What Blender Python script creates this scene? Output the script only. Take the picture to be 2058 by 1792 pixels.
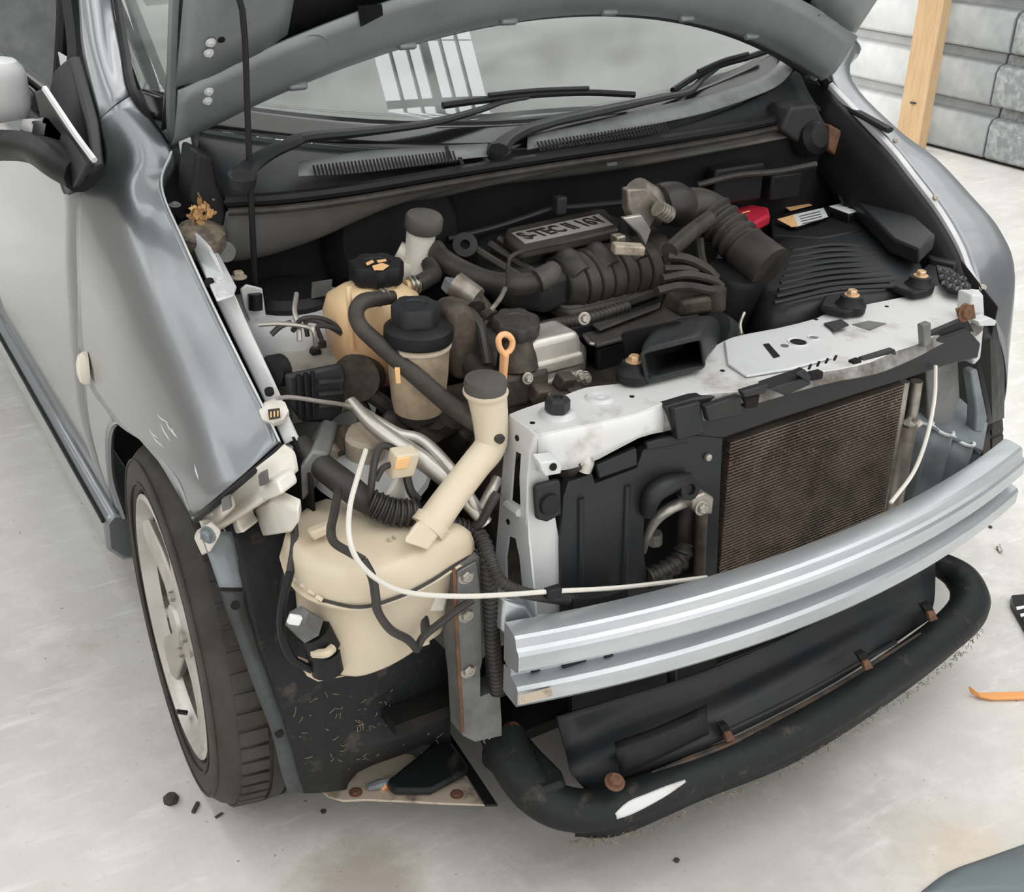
import bpy, bmesh, math, random
from mathutils import Vector as V, Matrix, Euler
random.seed(7)
for o in list(bpy.data.objects): bpy.data.objects.remove(o)
SC = bpy.context.scene
COL = SC.collection

# ------------------------------------------------------------------ camera
FPX, CX, CY = 2346.1, 1029.0, 896.0
CAM = V((-1.12339, -1.51757, 1.35872))
YAW, PITCH, ROLL = .552346, .473290, .020132
_f = V((math.sin(YAW)*math.cos(PITCH), math.cos(YAW)*math.cos(PITCH), -math.sin(PITCH)))
_r0 = V((math.cos(YAW), -math.sin(YAW), 0)); _u0 = _r0.cross(_f)
_r = _r0*math.cos(ROLL) + _u0*math.sin(ROLL); _u = -_r0*math.sin(ROLL) + _u0*math.cos(ROLL)
cam = bpy.data.cameras.new('camera'); camo = bpy.data.objects.new('camera', cam); COL.objects.link(camo)
camo.matrix_world = Matrix(((_r.x, _u.x, -_f.x, CAM.x), (_r.y, _u.y, -_f.y, CAM.y), (_r.z, _u.z, -_f.z, CAM.z), (0, 0, 0, 1)))
cam.sensor_fit = 'HORIZONTAL'; cam.sensor_width = 36.0; cam.lens = 36.0*FPX/2058.0
cam.shift_x = 0; cam.clip_start = .05
SC.camera = camo

# ------------------------------------------------------------------ light
SC.view_settings.view_transform = 'Standard'; SC.view_settings.look = 'None'
SC.view_settings.gamma = 1.0; SC.view_settings.use_curve_mapping = False
SC.view_settings.exposure = 0.72
wd = bpy.data.worlds.new('sky'); SC.world = wd; wd.use_nodes = True
bg = wd.node_tree.nodes['Background']; bg.inputs[0].default_value = (1.0, .985, .96, 1); bg.inputs[1].default_value = .85
SKYLIGHT = 3.6
ROOFGLOW = 1.45
BACKFILL = 5.0

def W(u, v, x=None, y=None, z=None):
    d = _f + _r*((u-CX)/FPX) + _u*((CY-v)/FPX)
    if x is not None: t = (x-CAM.x)/d.x
    elif y is not None: t = (y-CAM.y)/d.y
    else: t = (z-CAM.z)/d.z
    return CAM + d*t
def WP(pts, **k): return [W(p[0], p[1], **k) for p in pts]
def lerp(a, b, t): return a + (b-a)*t

# ------------------------------------------------------------------ materials
def nd(nt, t, **k):
    n = nt.nodes.new(t)
    for a, b in k.items(): setattr(n, a, b)
    return n
def mat(name, col, rough=.5, metal=0., col2=None, scale=8., bump=0., bscale=None, coat=0., thr=(.4, .65), detail=5., rvar=0., spec=.5, sss=0., stretch=None):
    m = bpy.data.materials.new(name); m.use_nodes = True; nt = m.node_tree
    b = nt.nodes['Principled BSDF']
    b.inputs['Base Color'].default_value = (*col, 1); b.inputs['Roughness'].default_value = rough
    b.inputs['Metallic'].default_value = metal; b.inputs['Coat Weight'].default_value = coat
    b.inputs['Coat Roughness'].default_value = .12; b.inputs['Specular IOR Level'].default_value = spec
    if sss:
        b.inputs['Subsurface Weight'].default_value = sss; b.inputs['Subsurface Radius'].default_value = (.02, .012, .006); b.inputs['Subsurface Scale'].default_value = .5
    if col2 is not None or bump or rvar:
        tc = nd(nt, 'ShaderNodeTexCoord'); src = tc.outputs['Object']
        if stretch:
            mp = nd(nt, 'ShaderNodeMapping'); mp.inputs['Scale'].default_value = stretch
            nt.links.new(src, mp.inputs[0]); src = mp.outputs[0]
        nz = nd(nt, 'ShaderNodeTexNoise'); nz.inputs['Scale'].default_value = scale; nz.inputs['Detail'].default_value = detail; nz.inputs['Roughness'].default_value = .62
        nt.links.new(src, nz.inputs['Vector'])
        if col2 is not None:
            mr = nd(nt, 'ShaderNodeMapRange'); mr.inputs['From Min'].default_value = thr[0]; mr.inputs['From Max'].default_value = thr[1]
            nt.links.new(nz.outputs['Fac'], mr.inputs['Value'])
            mx = nd(nt, 'ShaderNodeMix', data_type='RGBA')
            mx.inputs['A'].default_value = (*col, 1); mx.inputs['B'].default_value = (*col2, 1)
            nt.links.new(mr.outputs['Result'], mx.inputs['Factor']); nt.links.new(mx.outputs['Result'], b.inputs['Base Color'])
        if rvar:
            m2 = nd(nt, 'ShaderNodeMapRange'); m2.inputs['To Min'].default_value = max(0, rough-rvar); m2.inputs['To Max'].default_value = min(1, rough+rvar)
            m2.inputs['From Min'].default_value = .3; m2.inputs['From Max'].default_value = .7
            nt.links.new(nz.outputs['Fac'], m2.inputs['Value']); nt.links.new(m2.outputs['Result'], b.inputs['Roughness'])
        if bump:
            n2 = nd(nt, 'ShaderNodeTexNoise'); n2.inputs['Scale'].default_value = bscale or scale*6; n2.inputs['Detail'].default_value = 4
            nt.links.new(src, n2.inputs['Vector'])
            bp = nd(nt, 'ShaderNodeBump'); bp.inputs['Strength'].default_value = bump; bp.inputs['Distance'].default_value = .004
            nt.links.new(n2.outputs['Fac'], bp.inputs['Height']); nt.links.new(bp.outputs['Normal'], b.inputs['Normal'])
    return m
def emis(name, col, s):
    m = bpy.data.materials.new(name); m.use_nodes = True; nt = m.node_tree; nt.nodes.clear()
    e = nd(nt, 'ShaderNodeEmission'); e.inputs[0].default_value = (*col, 1); e.inputs[1].default_value = s
    o = nd(nt, 'ShaderNodeOutputMaterial'); nt.links.new(e.outputs[0], o.inputs[0]); return m
def glassmat(name, tint, tr, rough=.0, dust=0.):
    m = bpy.data.materials.new(name); m.use_nodes = True; nt = m.node_tree; nt.nodes.clear()
    t = nd(nt, 'ShaderNodeBsdfTransparent'); t.inputs[0].default_value = (*tint, 1)
    g = nd(nt, 'ShaderNodeBsdfGlossy'); g.inputs['Roughness'].default_value = rough; g.inputs[0].default_value = (1, 1, 1, 1)
    fr = nd(nt, 'ShaderNodeFresnel'); fr.inputs[0].default_value = 1.55
    mr = nd(nt, 'ShaderNodeMapRange'); mr.inputs['To Min'].default_value = tr; mr.inputs['To Max'].default_value = 1
    nt.links.new(fr.outputs[0], mr.inputs['Value'])
    mx = nd(nt, 'ShaderNodeMixShader'); nt.links.new(mr.outputs[0], mx.inputs[0]); nt.links.new(t.outputs[0], mx.inputs[1]); nt.links.new(g.outputs[0], mx.inputs[2])
    if dust:
        tc = nd(nt, 'ShaderNodeTexCoord'); mp = nd(nt, 'ShaderNodeMapping'); mp.inputs['Scale'].default_value = (1.5, 3, 3); mp.inputs['Rotation'].default_value = (0, 0, .6); nt.links.new(tc.outputs['Object'], mp.inputs[0])
        nz = nd(nt, 'ShaderNodeTexNoise'); nz.inputs['Scale'].default_value = 3.0; nz.inputs['Detail'].default_value = 7; nz.inputs['Distortion'].default_value = 1.2; nt.links.new(mp.outputs[0], nz.inputs['Vector'])
        m3 = nd(nt, 'ShaderNodeMapRange'); m3.inputs['From Min'].default_value = .35; m3.inputs['From Max'].default_value = .72; m3.inputs['To Min'].default_value = dust*.25; m3.inputs['To Max'].default_value = dust; nt.links.new(nz.outputs['Fac'], m3.inputs['Value'])
        df = nd(nt, 'ShaderNodeBsdfDiffuse'); df.inputs[0].default_value = (.72, .74, .73, 1)
        m4 = nd(nt, 'ShaderNodeMixShader'); nt.links.new(m3.outputs[0], m4.inputs[0]); nt.links.new(mx.outputs[0], m4.inputs[1]); nt.links.new(df.outputs[0], m4.inputs[2]); mx = m4
    o = nd(nt, 'ShaderNodeOutputMaterial'); nt.links.new(mx.outputs[0], o.inputs[0]); return m

M = {}
M['paint'] = mat('metallic_paint', (.235, .248, .266), .42, .8, coat=1.0, bump=.006, scale=9, bscale=900)
M['paint_under'] = mat('hood_inner_paint', (.27, .295, .30), .5, .35, col2=(.22, .24, .245), scale=5)
M['silver'] = mat('silver_primer', (.68, .69, .70), .5, .12, col2=(.58, .59, .60), scale=7, rvar=.08)
M['silver_dirty'] = mat('silver_rusty', (.68, .68, .68), .5, .12, col2=(.34, .28, .225), scale=9, thr=(.54, .74))
M['galv'] = mat('galvanised_steel', (.58, .61, .635), .36, .75, col2=(.48, .51, .54), scale=6, bump=.02, stretch=(.4, 4, 4), bscale=60)
M['steel_grey'] = mat('grey_bracket', (.20, .205, .205), .5, .3, col2=(.12, .12, .118), scale=14)
M['steel_blue'] = mat('blue_grey_panel', (.22, .25, .27), .5, .2, col2=(.13, .145, .155), scale=10)
M['black'] = mat('black_plastic', (.010, .0105, .012), .5, 0, bump=.05, scale=30, rvar=.08, spec=.3)
M['black_soft'] = mat('charcoal_plastic', (.017, .019, .022), .45, 0, col2=(.024, .024, .025), scale=9, spec=.35)
M['black_gloss'] = mat('black_gloss', (.012, .012, .013), .18)
M['black_dusty'] = mat('dusty_black', (.022, .022, .023), .62, 0, col2=(.085, .075, .066), scale=16, thr=(.5, .8))
M['black_mud'] = mat('muddy_black', (.011, .0125, .014), .55, 0, col2=(.11, .09, .07), scale=24, thr=(.58, .82), bump=.4, bscale=60, spec=.3)
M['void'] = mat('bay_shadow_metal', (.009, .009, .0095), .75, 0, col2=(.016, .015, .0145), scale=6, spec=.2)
M['rubber'] = mat('hose_rubber', (.030, .027, .025), .5, 0, col2=(.062, .053, .045), scale=18, spec=.35)
M['rubber_dk'] = mat('dark_rubber', (.022, .021, .021), .5, 0, col2=(.045, .04, .037), scale=20)
M['tyre'] = mat('tyre_rubber', (.028, .025, .023), .7, 0, col2=(.06, .05, .044), scale=10, bump=.1, bscale=80)
M['rim'] = mat('alloy', (.60, .58, .55), .38, .45, col2=(.44, .40, .36), scale=10, rvar=.08)
M['cream'] = mat('cream_plastic', (.67, .585, .455), .42, 0, col2=(.64, .535, .395), scale=6, sss=.1)
M['white_plastic'] = mat('white_plastic', (.80, .77, .71), .45, 0, col2=(.70, .65, .57), scale=9)
M['white_cable'] = mat('white_cable', (.70, .67, .61), .45)
M['cap_grey'] = mat('dusty_cap', (.075, .070, .066), .55, 0, col2=(.115, .102, .09), scale=12, spec=.35)
M['manifold'] = mat('dusty_manifold', (.045, .040, .036), .5, 0, col2=(.082, .070, .060), scale=9, spec=.35)
M['alu'] = mat('dirty_aluminium', (.42, .39, .35), .42, .75, col2=(.17, .135, .105), scale=14, thr=(.42, .7), bump=.15)
M['alu_clean'] = mat('aluminium_pipe', (.60, .58, .55), .36, .7, col2=(.45, .42, .38), scale=9)
M['iron'] = mat('oily_iron', (.045, .038, .032), .55, .3, col2=(.12, .092, .07), scale=22, bump=.2)
M['rust'] = mat('rust', (.20, .095, .05), .8, .1, col2=(.10, .055, .035), scale=40)
M['tan_metal'] = mat('stained_tan', (.52, .44, .35), .6, .1, col2=(.17, .13, .10), scale=30, thr=(.52, .72))
M['zinc'] = mat('zinc_bolt', (.50, .48, .44), .4, .8, col2=(.3, .26, .2), scale=60)
M['brass'] = mat('gold_bolt', (.72, .50, .30), .4, .6)
M['orange'] = mat('orange_plastic', (.90, .39, .13), .5)
M['orange_tip'] = mat('peach_plastic', (.92, .50, .25), .5)
M['red'] = mat('red_plastic', (.56, .022, .055), .45)
M['label_white'] = mat('label_paper', (.78, .80, .82), .5)
M['label_orange'] = mat('label_orange', (.92, .55, .26), .5)
M['badge_silver'] = mat('badge_plate', (.46, .43, .40), .45, .1, col2=(.36, .335, .31), scale=12)
M['badge_dark'] = mat('badge_letters', (.03, .028, .026), .5)
M['core'] = mat('condenser_core', (.030, .024, .021), .7, .1, col2=(.06, .045, .036), scale=60)
M['core_tube'] = mat('condenser_tube', (.21, .165, .135), .5, .45, col2=(.11, .085, .07), scale=18)
M['lamp_white'] = mat('marker_lens', (.80, .72, .62), .2, coat=1.)
M['leaf'] = mat('dry_leaf', (.62, .37, .16), .7, 0, col2=(.40, .22, .09), scale=30)
M['straw'] = mat('straw', (.30, .235, .155), .8, 0, col2=(.12, .10, .08), scale=90)
M['mat_dirt'] = mat('dirt_clump', (.10, .085, .07), .9, 0, col2=(.28, .23, .17), scale=60, bump=.6)
M['seat'] = mat('cabin_trim', (.10, .105, .105), .7)
M['dash'] = mat('dashboard', (.20, .205, .205), .6, 0, col2=(.16, .165, .165), scale=6)
M['wood'] = mat('pine_wood', (.76, .53, .315), .6, 0, col2=(.66, .43, .24), scale=5, stretch=(14, 14, 1.2))
M['cloth'] = mat('grey_mat', (.17, .20, .215), .75, 0, col2=(.14, .165, .18), scale=6)
M['glass_side'] = glassmat('side_glass', (.14, .155, .155), .05)
M['glass_wind'] = glassmat('windscreen_glass', (.80, .87, .85), .03, dust=.22)
M['chip'] = mat('dark_chip', (.05, .045, .04), .8)
M['concrete'] = None

# coolant bottle: cream plastic above, pink coolant stain visible below the fluid line
def coolant_mat():
    m = mat('coolant_bottle', (.74, .50, .27), .4, 0, sss=.12); nt = m.node_tree; b = nt.nodes['Principled BSDF']
    tc = nd(nt, 'ShaderNodeTexCoord'); sp = nd(nt, 'ShaderNodeSeparateXYZ'); nt.links.new(tc.outputs['Object'], sp.inputs[0])
    nz = nd(nt, 'ShaderNodeTexNoise'); nz.inputs['Scale'].default_value = 14; nt.links.new(tc.outputs['Object'], nz.inputs['Vector'])
    ad = nd(nt, 'ShaderNodeMath', operation='MULTIPLY_ADD'); nt.links.new(nz.outputs['Fac'], ad.inputs[0]); ad.inputs[1].default_value = .03; nt.links.new(sp.outputs['Z'], ad.inputs[2])
    cr = nd(nt, 'ShaderNodeValToRGB'); mr = nd(nt, 'ShaderNodeMapRange'); mr.inputs['From Min'].default_value = .64; mr.inputs['From Max'].default_value = .84
    nt.links.new(ad.outputs[0], mr.inputs['Value']); nt.links.new(mr.outputs[0], cr.inputs[0])
    e = cr.color_ramp.elements; e[0].position = 0.12; e[0].color = (.13, .06, .06, 1); e[1].position = 1; e[1].color = (.80, .60, .36, 1)
    for p, c in ((.30, (.34, .15, .14, 1)), (.42, (.62, .36, .18, 1)), (.62, (.74, .48, .26, 1))):
        q = e.new(p); q.color = c
    nt.links.new(cr.outputs[0], b.inputs['Base Color']); return m
M['coolant'] = coolant_mat()

def floor_mat():
    m = mat('concrete_floor', (.56, .545, .52), .62); nt = m.node_tree; b = nt.nodes['Principled BSDF']
    tc = nd(nt, 'ShaderNodeTexCoord'); src = tc.outputs['Object']
    def noise(s, d=6., r=.6, st=None):
        n = nd(nt, 'ShaderNodeTexNoise'); n.inputs['Scale'].default_value = s; n.inputs['Detail'].default_value = d; n.inputs['Roughness'].default_value = r
        v = src
        if st:
            mp = nd(nt, 'ShaderNodeMapping'); mp.inputs['Scale'].default_value = st; mp.inputs['Rotation'].default_value = (0, 0, .5); nt.links.new(src, mp.inputs[0]); v = mp.outputs[0]
        nt.links.new(v, n.inputs['Vector']); return n.outputs['Fac']
    def rng(f, a, b_):
        q = nd(nt, 'ShaderNodeMapRange'); q.inputs['From Min'].default_value = a; q.inputs['From Max'].default_value = b_; nt.links.new(f, q.inputs['Value']); return q.outputs[0]
    def mix(f, a, c, blend='MIX'):
        x = nd(nt, 'ShaderNodeMix', data_type='RGBA', blend_type=blend); nt.links.new(f, x.inputs['Factor'])
        if isinstance(a, tuple): x.inputs['A'].default_value = (*a, 1)
        else: nt.links.new(a, x.inputs['A'])
        x.inputs['B'].default_value = (*c, 1); return x.outputs['Result']
    c = mix(rng(noise(1.6, 8), .35, .68), (.70, .685, .655), (.56, .545, .52))
    c = mix(rng(noise(9, 9, .7), .48, .75), c, (.76, .745, .715))
    c = mix(rng(noise(5, 6, .6, (1, 6, 1)), .58, .78), c, (.82, .81, .785))
    c = mix(rng(noise(26, 10, .75), .55, .72), c, (.62, .60, .57))
    c = mix(rng(noise(4, 9, .72, (1, 3.5, 1)), .56, .70), c, (.80, .785, .755))
    c = mix(rng(noise(60, 2), .71, .77), c, (.28, .25, .21))
    c = mix(rng(noise(2.3, 7, .65, (1, 1.3, 1)), .63, .76), c, (.50, .40, .29))
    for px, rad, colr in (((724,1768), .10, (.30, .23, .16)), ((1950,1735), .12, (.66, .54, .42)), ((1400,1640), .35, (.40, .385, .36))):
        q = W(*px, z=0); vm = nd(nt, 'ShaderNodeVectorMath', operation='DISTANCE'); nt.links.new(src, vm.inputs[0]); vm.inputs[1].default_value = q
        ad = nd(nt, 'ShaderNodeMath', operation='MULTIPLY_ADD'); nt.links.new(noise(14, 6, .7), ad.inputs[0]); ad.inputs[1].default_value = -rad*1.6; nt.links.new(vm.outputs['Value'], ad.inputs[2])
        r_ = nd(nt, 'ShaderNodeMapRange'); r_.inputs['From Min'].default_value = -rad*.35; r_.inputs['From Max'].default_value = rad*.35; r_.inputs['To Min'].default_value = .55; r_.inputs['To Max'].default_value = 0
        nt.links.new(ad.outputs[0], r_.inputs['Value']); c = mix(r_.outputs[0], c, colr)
    nt.links.new(c, b.inputs['Base Color'])
    bp = nd(nt, 'ShaderNodeBump'); bp.inputs['Strength'].default_value = .12; bp.inputs['Distance'].default_value = .01
    nt.links.new(noise(30, 6), bp.inputs['Height']); nt.links.new(bp.outputs[0], b.inputs['Normal'])
    return m
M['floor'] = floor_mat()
M['plank_a'] = mat('concrete_panel', (.30, .315, .325), .55, 0, col2=(.46, .48, .49), scale=5, bump=.1, thr=(.38, .68))
M['plank_c'] = mat('lit_panel', (.56, .575, .585), .55, 0, col2=(.70, .71, .715), scale=5, bump=.1, thr=(.38, .68))  # paler panel copy: light washing the wall is put into the colour
M['plank_b'] = mat('speckled_panel', (.23, .245, .25), .65, 0, col2=(.46, .47, .475), scale=26, bump=.2, thr=(.42, .68), detail=8)

# ------------------------------------------------------------------ geometry helpers
def cr_pts(p, n):
    """Catmull-Rom through points"""
    if len(p) < 3:
        return [p[0].lerp(p[1], i/n) for i in range(n+1)]
    out = []
    for i in range(len(p)-1):
        a = p[i-1] if i else p[0]*2-p[1]; b = p[i]; c = p[i+1]; d = p[i+2] if i+2 < len(p) else p[-1]*2-p[-2]
        for k in range(n):
            t = k/n
            out.append(.5*((2*b)+(c-a)*t+(2*a-5*b+4*c-d)*t*t+(3*b-a-3*c+d)*t**3))
    out.append(p[-1].copy()); return out
class G:
    def __init__(s): s.v = []; s.f = []
    def add(s, v, f):
        n = len(s.v); s.v += [V(q) for q in v]; s.f += [tuple(i+n for i in q) for q in f]; return s
    def box(s, c, d, R=None):
        c = V(c); pts = []
        for x in (-.5, .5):
            for y in (-.5, .5):
                for z in (-.5, .5):
                    q = V((x*d[0], y*d[1], z*d[2])); pts.append(c + (R @ q if R else q))
        return s.add(pts, [(0, 1, 3, 2), (4, 6, 7, 5), (0, 4, 5, 1), (2, 3, 7, 6), (0, 2, 6, 4), (1, 5, 7, 3)])
    def prism(s, poly, ext):
        n = len(poly); ext = V(ext); a = [V(p) for p in poly]
        nrm = V((0, 0, 0))
        for i in range(n): nrm += a[i].cross(a[(i+1) % n])
        if nrm.dot(ext) > 0: a.reverse()
        b = [p+ext for p in a]
        return s.add(a+b, [tuple(range(n)), tuple(range(2*n-1, n-1, -1))] + [(i, n+i, n+(i+1) % n, (i+1) % n) for i in range(n)])
    def loft(s, loops, caps=True, closed=True):
        m = len(loops[0]); v = [q for l in loops for q in l]; f = []
        for i in range(len(loops)-1):
            for j in range(m if closed else m-1):
                k = (j+1) % m
                f.append((i*m+j, i*m+k, (i+1)*m+k, (i+1)*m+j))
        if caps: f += [tuple(range(m-1, -1, -1)), tuple(range((len(loops)-1)*m, len(loops)*m))]
        return s.add(v, f)
    def tube(s, pts, r, n=10, sub=6, flat=None, twist=0, smooth=True):
        pts = [V(p) for p in pts]
        if smooth and len(pts) > 2: P = cr_pts(pts, sub)
        else: P = pts
        N = len(P)
        if callable(r): R = [r(i/(N-1)) for i in range(N)]
        elif isinstance(r, (list, tuple)):
            R = []
            for i in range(N):
                t = i/(N-1)*(len(r)-1); k = min(int(t), len(r)-2); R.append(lerp(r[k], r[k+1], t-k))
        else: R = [r]*N
        t0 = (P[1]-P[0]).normalized(); up = V((0, 0, 1)) if abs(t0.z) < .9 else V((1, 0, 0))
        nx = t0.cross(up).normalized(); loops = []
        for i in range(N):
            t = ((P[min(i+1, N-1)]-P[max(i-1, 0)])).normalized()
            nx = (nx - t*nx.dot(t)).normalized(); ny = t.cross(nx)
            loops.append([P[i] + nx*math.cos(a+twist)*R[i] + ny*math.sin(a+twist)*R[i]*(flat or 1) for a in [2*math.pi*k/n for k in range(n)]])
        return s.loft(loops)
    def corr(s, pts, r, pitch=.008, amp=.12, n=12):
        pts = [V(p) for p in pts]; P = cr_pts(pts, 40); L = [0]
        for i in range(1, len(P)): L.append(L[-1]+(P[i]-P[i-1]).length)
        k = max(4, int(L[-1]/pitch)*4); Q = []; j = 0
        for i in range(k+1):
            d = L[-1]*i/k
            while j < len(L)-2 and L[j+1] < d: j += 1
            Q.append(P[j].lerp(P[j+1], (d-L[j])/max(1e-9, L[j+1]-L[j])))
        ph = [(1, 1, 1-amp*2, 1-amp*2)[i % 4]*r for i in range(k+1)]
        N = len(Q); s2 = self_tube_r(Q, ph, n); return s.loft(s2)
    def lathe(s, o, ax, prof, n=24, cap=True):
        o = V(o); ax = V(ax).normalized(); up = V((0, 0, 1)) if abs(ax.z) < .9 else V((1, 0, 0))
        nx = ax.cross(up).normalized(); ny = ax.cross(nx)
        loops = [[o+ax*h+nx*math.cos(2*math.pi*k/n)*r+ny*math.sin(2*math.pi*k/n)*r for k in range(n)] for r, h in prof]
        return s.loft(loops, caps=cap)
    def patch(s, rows, nu=4, nv=4):
        rr = [cr_pts([V(p) for p in r], nu) for r in rows]; m = len(rr[0])
        cols = [cr_pts([r[j] for r in rr], nv) for j in range(m)]; k = len(cols[0])
        v = [cols[j][i] for i in range(k) for j in range(m)]
        return s.add(v, [(i*m+j, i*m+j+1, (i+1)*m+j+1, (i+1)*m+j) for i in range(k-1) for j in range(m-1)])
    def mirror(s):
        g = G(); g.v = [V((-p.x, p.y, p.z)) for p in s.v]; g.f = [tuple(reversed(q)) for q in s.f]; return g
def self_tube_r(P, R, n):
    N = len(P); t0 = (P[1]-P[0]).normalized(); up = V((0, 0, 1)) if abs(t0.z) < .9 else V((1, 0, 0)); nx = t0.cross(up).normalized(); out = []
    for i in range(N):
        t = (P[min(i+1, N-1)]-P[max(i-1, 0)]).normalized(); nx = (nx-t*nx.dot(t)).normalized(); ny = t.cross(nx)
        out.append([P[i]+nx*math.cos(2*math.pi*k/n)*R[i]+ny*math.sin(2*math.pi*k/n)*R[i] for k in range(n)])
    return out
def ell(c, ax, ay, n=20): return [V(c)+V(ax)*math.cos(2*math.pi*k/n)+V(ay)*math.sin(2*math.pi*k/n) for k in range(n)]
def rz(a): return Matrix.Rotation(a, 3, 'Z')
def rot(x=0, y=0, z=0): return Euler((x, y, z)).to_matrix()

def part(name, g, m, parent=None, bevel=0., solid=0., smooth=True, ang=38, seg=2, sub=0, recalc=True):
    me = bpy.data.meshes.new(name)
    if isinstance(g, G): me.from_pydata([tuple(v) for v in g.v], [], g.f)
    else: me = g
    if recalc and isinstance(g, G):
        bm = bmesh.new(); bm.from_mesh(me); bmesh.ops.recalc_face_normals(bm, faces=bm.faces); bm.to_mesh(me); bm.free()
    me.materials.append(M[m] if isinstance(m, str) else m)
    if smooth: me.shade_smooth(); me.set_sharp_from_angle(angle=math.radians(ang))
    o = bpy.data.objects.new(name, me); COL.objects.link(o)
    if parent: o.parent = parent
    if solid:
        q = o.modifiers.new('solid', 'SOLIDIFY'); q.thickness = abs(solid); q.offset = -1 if solid > 0 else 1
    if bevel:
        q = o.modifiers.new('bevel', 'BEVEL'); q.width = bevel; q.segments = seg; q.limit_method = 'ANGLE'; q.angle_limit = math.radians(40); q.harden_normals = False
    if sub:
        q = o.modifiers.new('sub', 'SUBSURF'); q.levels = sub; q.render_levels = sub
    return o
def tag(o, label, cat, group=None, kind=None):
    o['label'] = label; o['category'] = cat
    if group: o['group'] = group
    if kind: o['kind'] = kind
    return o
def struct(o, label=None):
    o['kind'] = 'structure'
    if label: o['label'] = label
    return o
def lab(o, l): o['label'] = l; return o
_bolt = {}
def bolt(c, ax, r, h, m, parent, name='bolt', n=6, washer=True):
    """hex bolt head with washer; alike bolts share one mesh"""
    key = (m, n, washer)
    if key not in _bolt:
        g = G()
        if washer: g.lathe((0, 0, 0), (0, 0, 1), [(1.45, 0), (1.45, .22), (1.3, .28), (.3, .28)], 16)
        g.lathe((0, 0, 0), (0, 0, 1), [(1, .1), (1, .8), (.82, 1), (.45, 1), (.42, .88), (.01, .88)], n)
        me = bpy.data.meshes.new('bolt'); me.from_pydata([tuple(v) for v in g.v], [], g.f); me.materials.append(M[m])
        _bolt[key] = me
    o = bpy.data.objects.new(name, _bolt[key]); COL.objects.link(o); o.parent = parent
    q = V(ax).normalized().to_track_quat('Z', 'Y')
    o.matrix_local = Matrix.Translation(V(c)) @ q.to_matrix().to_4x4() @ Matrix.Diagonal((r, r, h, 1))
    return o
def textmesh(txt, size, depth=.0006):
    cu = bpy.data.curves.new('t', 'FONT'); cu.body = txt; cu.size = size; cu.offset = .0009; cu.extrude = depth; cu.align_x = 'CENTER'; cu.align_y = 'CENTER'; cu.resolution_u = 3
    o = bpy.data.objects.new('t', cu); COL.objects.link(o)
    me = bpy.data.meshes.new_from_object(o.evaluated_get(bpy.context.evaluated_depsgraph_get()))
    bpy.data.objects.remove(o); bpy.data.curves.remove(cu); return me

# ================================================================== the place
g = G().box((-1.4, 1.2, -.05), (11.4, 15, .1)); fl = struct(part('floor', g, 'floor', smooth=False), 'pale worn concrete floor with scuffs and stains')
WX = 3.97
g = G().box((WX+.14, 2, 1.55), (.1, 13, 3.1)); wr = struct(part('wall_right', g, 'void', smooth=False), 'wall of stacked grey ribbed panels')
PH = .252
def plank_geo(L):
    prof = [(0, 0), (0, .168), (.022, .198), (.030, .206), (.058, .212), (.062, .246), (.09, .248), (.09, 0)]
    prof = [(-.0, .004), (-.012, .012), (-.012, .160), (.006, .192), (.05, .202), (.055, .246), (.09, .248), (.09, .004)]
    g = G(); g.loft([[V((x, y, z)) for x, z in prof] for y in (0, L)]); return g
pm = {}
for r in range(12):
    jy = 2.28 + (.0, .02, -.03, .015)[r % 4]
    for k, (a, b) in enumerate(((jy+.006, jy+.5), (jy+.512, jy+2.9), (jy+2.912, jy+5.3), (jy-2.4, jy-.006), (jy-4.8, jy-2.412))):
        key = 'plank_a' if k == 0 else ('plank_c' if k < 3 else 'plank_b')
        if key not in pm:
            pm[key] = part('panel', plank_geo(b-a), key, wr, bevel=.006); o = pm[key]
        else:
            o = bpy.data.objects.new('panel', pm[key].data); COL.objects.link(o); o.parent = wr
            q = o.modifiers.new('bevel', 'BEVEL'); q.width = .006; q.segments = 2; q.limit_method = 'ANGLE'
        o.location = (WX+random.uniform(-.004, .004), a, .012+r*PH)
g = G().box((WX+.1, 2, .006), (.16, 12, .012)); part('footing', g, 'black', wr)
M['shed'] = mat('shed_wall', (.42, .39, .36), .8, 0, col2=(.30, .275, .25), scale=2.5)
struct(part('wall_left', G().box((-5.6, 1.2, 1.9), (.1, 15, 3.8)), 'shed', smooth=False), 'dim brown side wall')
struct(part('wall_back', G().box((-.8, 8.6, 2.1), (9.6, .1, 4.2)), 'plank_a', smooth=False), 'grey back wall')
# glowing window added in the unseen back wall to light the far fender
wn = struct(part('added_window', G().box((2.1, 8.5, 1.75), (3.4, .03, 3.0)), emis('window_fill_glow', (.97, 1.0, .99), BACKFILL), smooth=False), 'tall glowing window added in the back wall as fill light')
fr0 = G()
for i in range(5): fr0.box((.4+.85*i, 8.46, 1.75), (.05, .05, 3.0))
for i in range(4): fr0.box((2.1, 8.46, .25+i*1.0), (3.4, .05, .05))
part('window_frame', fr0, 'shed', wn, smooth=False)
# leaning pine post in front of the wall
c = W(1841, 302, z=0)
g = G()
def postsec(z):
    b0 = V((c.x-.01, c.y-.02, z)); dx = V((.085, .02, 0)); dy = V((-.06, .10, 0))
    return [b0, b0+dx, b0+dx+dy*1.05, b0+dy*1.05]
g.loft([postsec(0), postsec(1.4), postsec(3.2)]); post = part('wooden_post', g, 'wood', bevel=.004)
tag(post, 'bare pine timber post standing upright against the grey panel wall', 'post')
g = G().box(W(1832, 206, x=c.x-.045)+V((0, 0, 0)), (.012, .05, .008)); part('pencil_mark', g, 'chip', post)

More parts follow.
